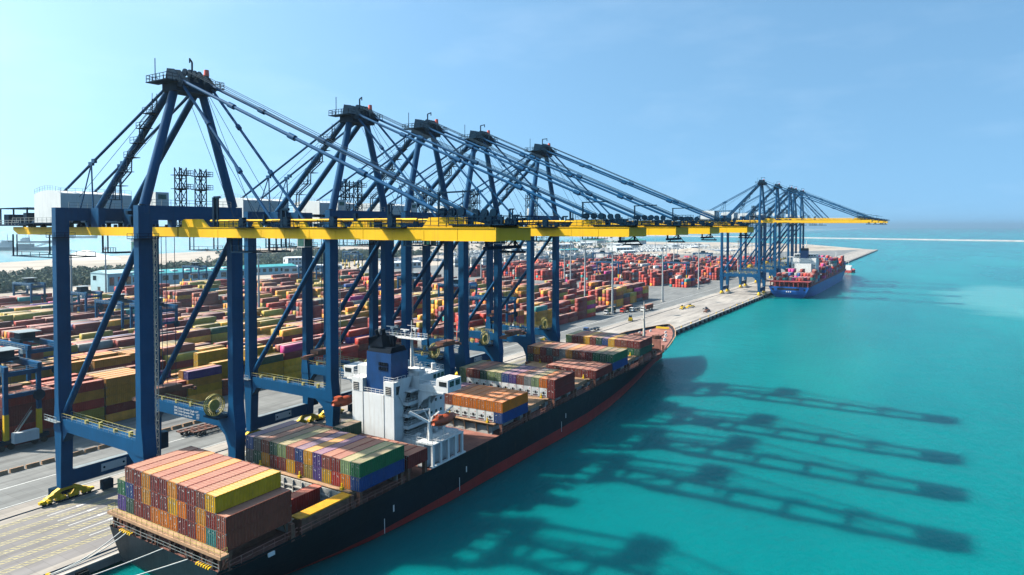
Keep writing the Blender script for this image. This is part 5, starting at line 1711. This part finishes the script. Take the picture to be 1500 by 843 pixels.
cc = np.concatenate([np.repeat(colr, 5, 0), np.ones((nb_ * 5, 1))], 1)
at.data.foreach_set('color', cc.ravel())
me.materials.append(MATS['box_mass']); me.materials.append(MATS['box_mass_roof'])
me.polygons.foreach_set('material_index', np.tile([0, 0, 0, 0, 1], nb_))
me.update(calc_edges=True)
tag(link('stacked_containers', me), 'mass of many-coloured containers filling the yard rows and the blue ship', 'containers', kind='stuff')

# parked trailers, stacked goods and vehicles strewn over the back land: too many and too small to count
rr = random.Random(77)
bx = []
for _ in range(70):
    cx, cy, ang = rr.uniform(-820, -330), rr.uniform(700, 2000), rr.choice((0.0, 0.3, -0.3))
    if cx > -420 and cy < 1050: continue
    nr, nc = rr.randint(3, 9), rr.randint(6, 26)
    tone = rr.choice(((0.62, 0.62, 0.60), (0.62, 0.62, 0.60), (0.40, 0.43, 0.45), (0.50, 0.46, 0.40), (0.16, 0.20, 0.26)))
    L, W, H = rr.choice(((4.6, 1.9, 1.5), (12, 2.5, 3.2), (8, 4, 2.4)))
    for i in range(nr):
        for j in range(nc):
            if rr.random() < 0.25: continue
            u, v = i * (L + 3), j * (W + 1.4)
            k = rr.uniform(0.6, 1.1)
            bx.append((cx + v * math.cos(ang) - u * math.sin(ang), cy + v * math.sin(ang) + u * math.cos(ang), L, W, H * rr.uniform(0.8, 1.2), tuple(t * k for t in tone)))
vv, ff, cc_ = [], [], []
for x, y, L, W, H, t in bx:
    o = len(vv)
    vv += [(x + sx * W / 2 * sh, y + sy * L / 2 * sh, z) for z, sh in ((-0.02, 1), (H * 0.6, 1), (H, 0.8)) for sx, sy in ((-1, -1), (1, -1), (1, 1), (-1, 1))]
    for lv in (0, 4):
        ff += [(o + lv + q, o + lv + (q + 1) % 4, o + lv + 4 + (q + 1) % 4, o + lv + 4 + q) for q in range(4)]
    ff.append((o + 8, o + 9, o + 10, o + 11)); cc_ += [(*t, 1)] * 9
me = bpy.data.meshes.new('parked_vehicles'); me.from_pydata(vv, [], ff)
at = me.attributes.new('col', 'FLOAT_COLOR', 'FACE'); at.data.foreach_set('color', np.array(cc_).ravel())
me.materials.append(MATS['box_mass_roof'] if False else MATS['leaf_green'])
tag(link('parked_vehicles', me), 'rows of pale vehicles and trailers parked across the back land', 'vehicles', kind='stuff')

# ================================================================== yard gantry cranes on tyres
def make_rtg():
    root = thing('yard_gantry', (0, 0, 0), 'x', 'yard crane')
    W, B, H = 23.5, 7.6, 20.0                      # span towards -x, wheelbase along y
    for x in (0.0, -W):
        for y in (0.0, B):
            lg = MB(); lg.box(x - 0.45, x + 0.45, y - 0.5, y + 0.5, 9.2, H); o = lg.build('leg', 'crane_blue', root)
            lg = MB(); lg.taper((x, y, 2.6), (0.5, 0.55), (x, y, 9.2), (0.47, 0.52)); lg.build('lower_leg', 'safety_yellow', root)
            for dy in (-1.1, 1.1):
                wh = MB(); wh.disc((0, 0, 0), (1, 0, 0), 0.8, 0.55, 16); w = wh.build('wheel', 'rubber', root, (x, y + dy, 0.8))
        mb = MB(); mb.box(x - 0.55, x + 0.55, -2.2, B + 2.2, 1.5, 2.6); mb.build('sill_beam', 'crane_dark', root)
        for z0, z1 in ((13.2, 14.2), (H - 1.2, H)):
            mb = MB(); mb.box(x - 0.35, x + 0.35, 0.5, B - 0.5, z0, z1); mb.build('end_tie', 'crane_blue', root)
            mb = MB(); mb.rail([(x + 0.4, 0.4, z1), (x + 0.4, B - 0.4, z1)], 1.0, 1.6, 0.07); mb.build('railing', 'rail_galv', root)
    for y in (0.0, B):
        mb = MB(); mb.box(-W - 0.8, 0.8, y - 0.5, y + 0.5, H, H + 1.5); mb.build('main_girder', 'crane_blue', root)
        mb = MB(); mb.rail([(-W, y - 0.9 if y == 0 else y + 0.9, H + 0.3), (0, y - 0.9 if y == 0 else y + 0.9, H + 0.3)], 1.1, 2.4, 0.07); mb.build('railing', 'rail_galv', root)
    mb = MB(); mb.box(-14.5, -8.0, 1.0, B - 1, H + 1.5, H + 2.2); mb.box(-13.6, -9, 1.8, B - 1.8, H + 2.2, H + 4.0); mb.disc((-11, B / 2, H + 3.0), (1, 0, 0), 1.2, 3.0, 14)
    tr = mb.build('trolley', 'crane_dark', root)
    mb = MB(); mb.box(-14.8, -7.6, 0.6, B - 0.6, H + 4.3, H + 4.45); mb.build('roof_sheet', 'rail_galv', tr)
    mb = MB(); mb.box(-9.6, -7.6, 1.6, 3.4, H - 2.2, H + 0.2); mb.build('cabin', 'cab_white', tr)
    for x in (-12.4, -9.8):
        for y in (2.6, 5.0):
            mb = MB(); mb.bar((x, y, 14.2), (x, y, H + 1.5), 0.08, 0.08); mb.build('rope', 'wire_dark', tr)
    mb = MB(); mb.box(-12.3, -9.9, -0.4, B + 0.4, 13.4, 14.2); mb.build('spreader', 'brown_steel', tr)
    mb = MB(); mb.box(0.6, 2.4, 0.9, 6.6, 1.8, 4.4); mb.build('power_pack', 'house_white', root)
    mb = MB(); mb.bar((0.7, 1.0, 2.6), (0.7, 5.6, 9.2), 0.7, 0.14); mb.bar((0.7, 1.0, 3.6), (0.7, 5.6, 10.2), 0.08, 0.08); mb.build('stair', 'rail_galv', root)
    mb = MB(); mb.disc((0.75, B - 0.2, 13.0), (1, 0, 0), 1.4, 0.4, 18); mb.build('cable_reel', 'crane_dark', root)
    return root
rtg_spots = [(-77.4, 7.8, 'rubber-tyred blue yard crane with white power pack at the roadside'),
             (-170.4, 104, None), (-201.4, 104, None), (-263.4, 118, None), (-356.4, 131, None),
             (-437, 298, None), (-352, 358, None), (-515, 575, None), (-578, 632, None),
             (-56.4, 214, 'blue yard crane straddling the yard row level with the ship bow'),
             (-147, 566, None), (-250, 775, None), (-85, 590, None), (-108.4, 26, None), (-131, 838, None), (-118, 268, None), (-180, 300, None)]
rtg = make_rtg()
for i, (x, y, lab) in enumerate(rtg_spots):
    o = rtg if i == 0 else copy_tree(rtg)
    o.location = (x, y, 0)
    near_side = y < 200
    o['label'] = lab or ('blue yard crane with yellow lower legs over the inland maroon and olive rows' if near_side else
                         'blue yard crane with yellow lower legs over the distant red rows' if y > 500 else
                         'blue yard crane with yellow lower legs over the middle yard rows')
    o['group'] = 'yard cranes over the container rows'

# ================================================================== lamp masts
def make_mast():
    root = thing('light_mast', (0, 0, 0), 'x', 'light mast')
    mb = MB(); mb.tube((0, 0, 0), (0, 0, 41), 0.75, 0.38, 12); mb.build('pole', 'mast_grey', root)
    mb = MB(); mb.disc((0, 0, 0.4), (0, 0, 1), 1.4, 0.8, 12); mb.build('base', 'concrete_pale', root)
    mb = MB(); mb.disc((0, 0, 41), (0, 0, 1), 1.9, 0.25, 14); mb.tube((0, 0, 41), (0, 0, 43.5), 0.12, n=6)
    h = mb.build('head_frame', 'mast_grey', root)
    for i in range(8):
        a = math.pi * i / 4
        mb = MB(); mb.cbox((1.9 * math.cos(a), 1.9 * math.sin(a), 40.6), (0.7, 0.7, 0.5)); mb.build('floodlight', 'steel_grey', h)
    return root
mast_spots = [(-59.5, 545), (-52.5, 429), (-54, 338), (-96, 384), (-300, 128), (-222, 196), (-108, 196), (-330, 330), (-440, 330), (-220, 330), (-150, 455), (-260, 460),
              (-360, 460), (-190, 545), (-300, 545), (-150, 745), (-270, 745), (-100, 900), (-360, 745), (-480, 640), (-395, 196), (-62, 700), (-420, 900), (-560, 1000), (-70, 1180), (-300, 1150), (-520, 1200), (-600, 1400), (-450, 1500), (-700, 1700), (-380, 1050), (-560, 800), (-640, 960), (-300, 900), (-230, 1000)]
mast = make_mast()
for i, (x, y) in enumerate(mast_spots):
    o = mast if i == 0 else copy_tree(mast)
    o.location = (x, y, 0)
    o['label'] = 'tall grey floodlight mast rising between the container rows' if x < -60 else 'tall grey floodlight mast at the edge of the quay road'
    o['group'] = 'floodlight masts of the terminal'

# ================================================================== vehicles and loose gear on the quay
def wheels(root, xs, yl, r=0.5, w=0.4):
    for y in yl:
        for x in xs:
            mb = MB(); mb.disc((0, 0, 0), (1, 0, 0), r, w, 14); wo = mb.build('wheel', 'rubber', root, (x, y, r))
            mb = MB(); mb.disc((0, 0, 0), (1, 0, 0), r * 0.5, w + 0.04, 10); mb.build('rim', 'steel_grey', wo)
def tractor(loc, rz, label, cabmat, load=None, group=None):
    """terminal tractor and skeletal trailer; front towards +y"""
    root = thing('terminal_truck', loc, label, 'truck', group, rz)
    mb = MB(); mb.box(-0.5, 0.5, -12.8, 3.6, 0.95, 1.2); mb.box(-1.2, -0.9, -13, -0.6, 1.2, 1.42); mb.box(0.9, 1.2, -13, -0.6, 1.2, 1.42)
    for y in (-12.8, -9, -5, -1):
        mb.box(-1.2, 1.2, y - 0.15, y + 0.15, 1.15, 1.4)
    mb.build('chassis', 'crane_dark', root)
    mb = MB(); mb.hexa([(-1.2, 1.2, 0.8), (1.2, 1.2, 0.8), (1.2, 3.9, 0.8), (-1.2, 3.9, 0.8), (-1.15, 1.3, 3.0), (1.15, 1.3, 3.0), (1.15, 3.5, 3.0), (-1.15, 3.5, 3.0)])
    cab = mb.build('cab', cabmat, root)
    mb = MB(); mb.hexa([(-1.0, 3.78, 1.9), (1.0, 3.78, 1.9), (1.0, 3.82, 1.9), (-1.0, 3.82, 1.9), (-0.95, 3.6, 2.8), (0.95, 3.6, 2.8), (0.95, 3.64, 2.8), (-0.95, 3.64, 2.8)]); mb.build('windscreen', 'glass_dark', cab)
    for s in (-1, 1):
        mb = MB(); mb.box(min(s * 1.16, s * 1.22), max(s * 1.16, s * 1.22), 1.9, 3.2, 1.9, 2.8); mb.build('window', 'glass_dark', cab)
    wheels(root, (-1.0, 1.0), (2.8, -0.4, -10.2, -11.5))
    if load:
        M_ = Matrix.Rotation(rz, 4, 'Z')
        p = Vector(loc) + M_ @ V(0, -6.8, 1.43)
        container(p, load[0], load[1], None, rot=(0, 0, rz))
    return root
tractor((-57.5, 338, 0), RAD(183), 'white truck hauling a container beside the block of olive containers', 'cab_white', ('dark green', 'dark green container riding on the truck beside the olive block'))
tractor((-43, 366, 0), RAD(178), 'white truck hauling a brown container past the lamp mast', 'cab_white', ('brown', 'brown container riding on the truck past the lamp mast'))
tractor((-48.5, 360, 0), RAD(180), 'white truck with an empty trailer among waiting trucks', 'cab_white')
tractor((-52, 352, 0), RAD(180), 'red truck with a loaded trailer among the waiting trucks', 'red_paint', ('maroon', 'maroon container on the red truck among waiting trucks'))
tractor((-35, 262, 0), RAD(180), 'dark blue truck driving along the quay road near the bow', 'cab_blue')
tractor((-41, 20, 0), RAD(0), 'blue terminal truck under the stern crane', 'cab_blue')
# forklift
fk = thing('forklift', (-33, 317, 0), 'olive forklift with dark cab alone on the quay road', 'forklift', rz=RAD(20))
mb = MB(); mb.box(-1.2, 1.2, -2.4, 1.8, 0.5, 1.6); mb.box(-1.1, 1.1, -2.8, -1.4, 0.5, 2.0); mb.build('body', 'safety_yellow', fk)
mb = MB(); mb.box(-0.9, 0.9, -1.0, 0.9, 1.6, 3.1); mb.box(-1.0, 1.0, -1.1, 1.0, 3.1, 3.25); mb.build('cabin', 'glass_dark', fk)
mb = MB()
for x in (-0.5, 0.5):
    mb.bar((x, 2.0, 0.3), (x, 1.9, 3.6), 0.18, 0.25); mb.box(x - 0.12, x + 0.12, 2.1, 4.2, 0.25, 0.35)
mb.box(-0.8, 0.8, 1.95, 2.15, 0.4, 1.2); mb.build('fork', 'crane_dark', fk)
wheels(fk, (-1.1, 1.1), (-1.6, 1.2), 0.6, 0.4)
# spreaders parked on the quay
def spreader(loc, rz, mat, label, group=None):
    r = thing('container_spreader', loc, label, 'spreader', group, rz)
    mb = MB(); mb.box(-0.5, 0.5, -5.8, 5.8, 0.7, 1.2); mb.box(-1.2, 1.2, -1.6, 1.6, 1.2, 1.7); mb.build('beam', mat, r)
    for y in (-5.9, 5.9):
        mb = MB(); mb.box(-1.2, 1.2, y - 0.2, y + 0.2, 0.3, 0.9); mb.build('end_beam', mat, r)
    mb = MB()
    for y in (-1.2, 1.2):
        mb.disc((0, y, 2.0), (0, 1, 0), 0.5, 0.3, 12)
    mb.build('sheave', 'crane_dark', r)
    for x in (-1.0, 1.0):
        for y in (-5.9, 5.9):
            mb = MB(); mb.box(x - 0.15, x + 0.15, y - 0.15, y + 0.15, 0.0, 0.3); mb.build('foot', 'crane_dark', r)
spreader((-26, 394, 0), 0.2, 'safety_yellow', 'yellow container spreader parked on open concrete beyond the bow')
spreader((-23, 402, 0), -0.1, 'safety_yellow', 'second yellow spreader lying behind the first on open concrete')
spreader((-6.5, 386, 0), 0.1, 'brown_steel', 'dark brown spreader parked by the quay edge')
spreader((-8.5, 392, 0), 0.5, 'steel_grey', 'grey spreader parked beside the dark brown one')
spreader((-43, 232, 0), 0.0, 'safety_yellow', 'yellow spreader lying at the foot of the yard rows')
# flatbed trailers by the stern crane
for (x, y, lab) in ((-47.5, 46, 'empty flatbed trailer seen under the stern crane portal'), (-50.6, 44, 'second empty flatbed trailer parked alongside the first')):
    t = thing('flatbed_trailer', (x, y, 0), lab, 'trailer')
    mb = MB(); mb.box(-1.2, -0.8, -6.2, 6.2, 1.2, 1.5); mb.box(0.8, 1.2, -6.2, 6.2, 1.2, 1.5)
    for q in np.linspace(-6, 6, 7):
        mb.box(-1.2, 1.2, q - 0.2, q + 0.2, 1.2, 1.48)
    mb.box(-0.4, 0.4, -5, 5, 0.9, 1.2); mb.build('bed', 'brown_steel', t)
    wheels(t, (-1.0, 1.0), (-4.6, -3.3))
    mb = MB(); mb.bar((-0.6, 4, 0), (-0.6, 4, 1.2), 0.2, 0.2); mb.bar((0.6, 4, 0), (0.6, 4, 1.2), 0.2, 0.2); mb.build('landing_leg', 'steel_grey', t)
# cable-guard barrier blocks along the yard road
mb = MB(); mb.prism([(-0.5, 0), (0.5, 0), (0.2, 0.9), (-0.2, 0.9)], 'y', -1.4, 1.4)
br0 = mb.build('barrier_block', 'hatch_tan')
tag(br0, 'rusty tan barrier block in the line along the yard road', 'barrier', 'barrier blocks along the yard road')
br0.location = (-58.5, -14, 0)
for i in range(1, 22):
    c = br0.copy(); col.objects.link(c); c.location = (-58.5, -14 + 3.3 * i, 0)
# portacabin gear near the near yard crane
# small boats and vessels
def vessel(name, loc, rz, L, W, H, label, hullmat, house=True, jib=False, cat='ship'):
    r = thing(name, loc, label, cat, rz=rz)
    mb = MB(); n_ = 16; vs_ = []
    for i in range(n_ + 1):
        t = i / n_; y = -L / 2 + L * t
        w = W / 2 * (1 if t < 0.7 else max(0.03, 1 - ((t - 0.7) / 0.3) ** 2))
        zt = H * (1 + (0.35 * max(0, t - 0.7) / 0.3))
        vs_ += [(w, y, zt), (w * 0.9, y, -2.5), (-w * 0.9, y, -2.5), (-w, y, zt)]
    mb.add(vs_, [(4 * i + q, 4 * i + 4 + q, 4 * i + 5 + q, 4 * i + 1 + q) for i in range(n_) for q in range(3)] + [(4 * i + 3, 4 * i, 4 * i + 4, 4 * i + 7) for i in range(n_)] + [(0, 1, 2, 3)])
    mb.build('hull', hullmat, r)
    if house:
        mb = MB(); mb.box(-W * 0.36, W * 0.36, -L * 0.42, -L * 0.24, H, H * 2.4); mb.box(-W * 0.42, W * 0.42, -L * 0.36, -L * 0.26, H * 2.4, H * 3.1)
        hs_ = mb.build('deckhouse', 'house_white', r)
        mb = MB(); mb.box(-W * 0.4, W * 0.4, -L * 0.26, -L * 0.258, H * 2.55, H * 2.95); mb.build('window', 'glass_dark', hs_)
        mb = MB(); mb.tube((0, -L * 0.3, H * 3.1), (0, -L * 0.3, H * 5), W * 0.03, n=6); mb.build('mast', 'house_white', r)
    if jib:
        mb = MB(); mb.truss((0, L * 0.1, H), (0, L * 0.62, H * 4.2), W * 0.12, W * 0.12, 10, 0.5); mb.bar((0, L * 0.05, H), (0, L * 0.02, H * 5), 1.2, 1.2); mb.bar((0, L * 0.02, H * 5), (0, L * 0.62, H * 4.2), 0.3, 0.3)
        mb.box(-W * 0.3, W * 0.3, -L * 0.15, L * 0.08, H, H * 2.0); mb.build('jib', 'vessel_grey', r)
    return r
vessel('tugboat', (30, 905, WATER), RAD(-8), 26, 9, 3.0, 'small red-hulled tug lying just beyond the bow of the blue ship', 'oxide_red_frame', cat='tug')
vessel('dredger', (-1757, 712, WATER), RAD(-52), 150, 24, 8, 'grey dredger with raised ladder anchored off the far shore', 'vessel_grey', jib=True)
vessel('barge', (-3500, 1672, WATER), RAD(-60), 170, 30, 9, 'dark low cargo vessel far out on the pale sea', 'vessel_grey')
vessel('barge', (-2600, 1090, WATER), RAD(-58), 120, 22, 6, 'grey work barge behind the dredger', 'vessel_grey')

# ================================================================== haze
hz = MB(); hz.box(-26500, 26500, -26500, 26500, -11, 125)
m = bpy.data.materials.new('haze_air'); m.use_nodes = True
nt = m.node_tree; nt.nodes.clear()
ho = nt.nodes.new('ShaderNodeOutputMaterial'); pv = nt.nodes.new('ShaderNodeVolumePrincipled')
pv.inputs['Color'].default_value = (0.62, 0.86, 1.0, 1)
pv.inputs['Density'].default_value = 0.00010
pv.inputs['Anisotropy'].default_value = 0.55
nt.links.new(pv.outputs['Volume'], ho.inputs['Volume'])
MATS['haze_air'] = m
h = hz.build('haze', 'haze_air')
h['kind'] = 'stuff'
print('individual containers', N_BOX[0], 'mass', nb_)
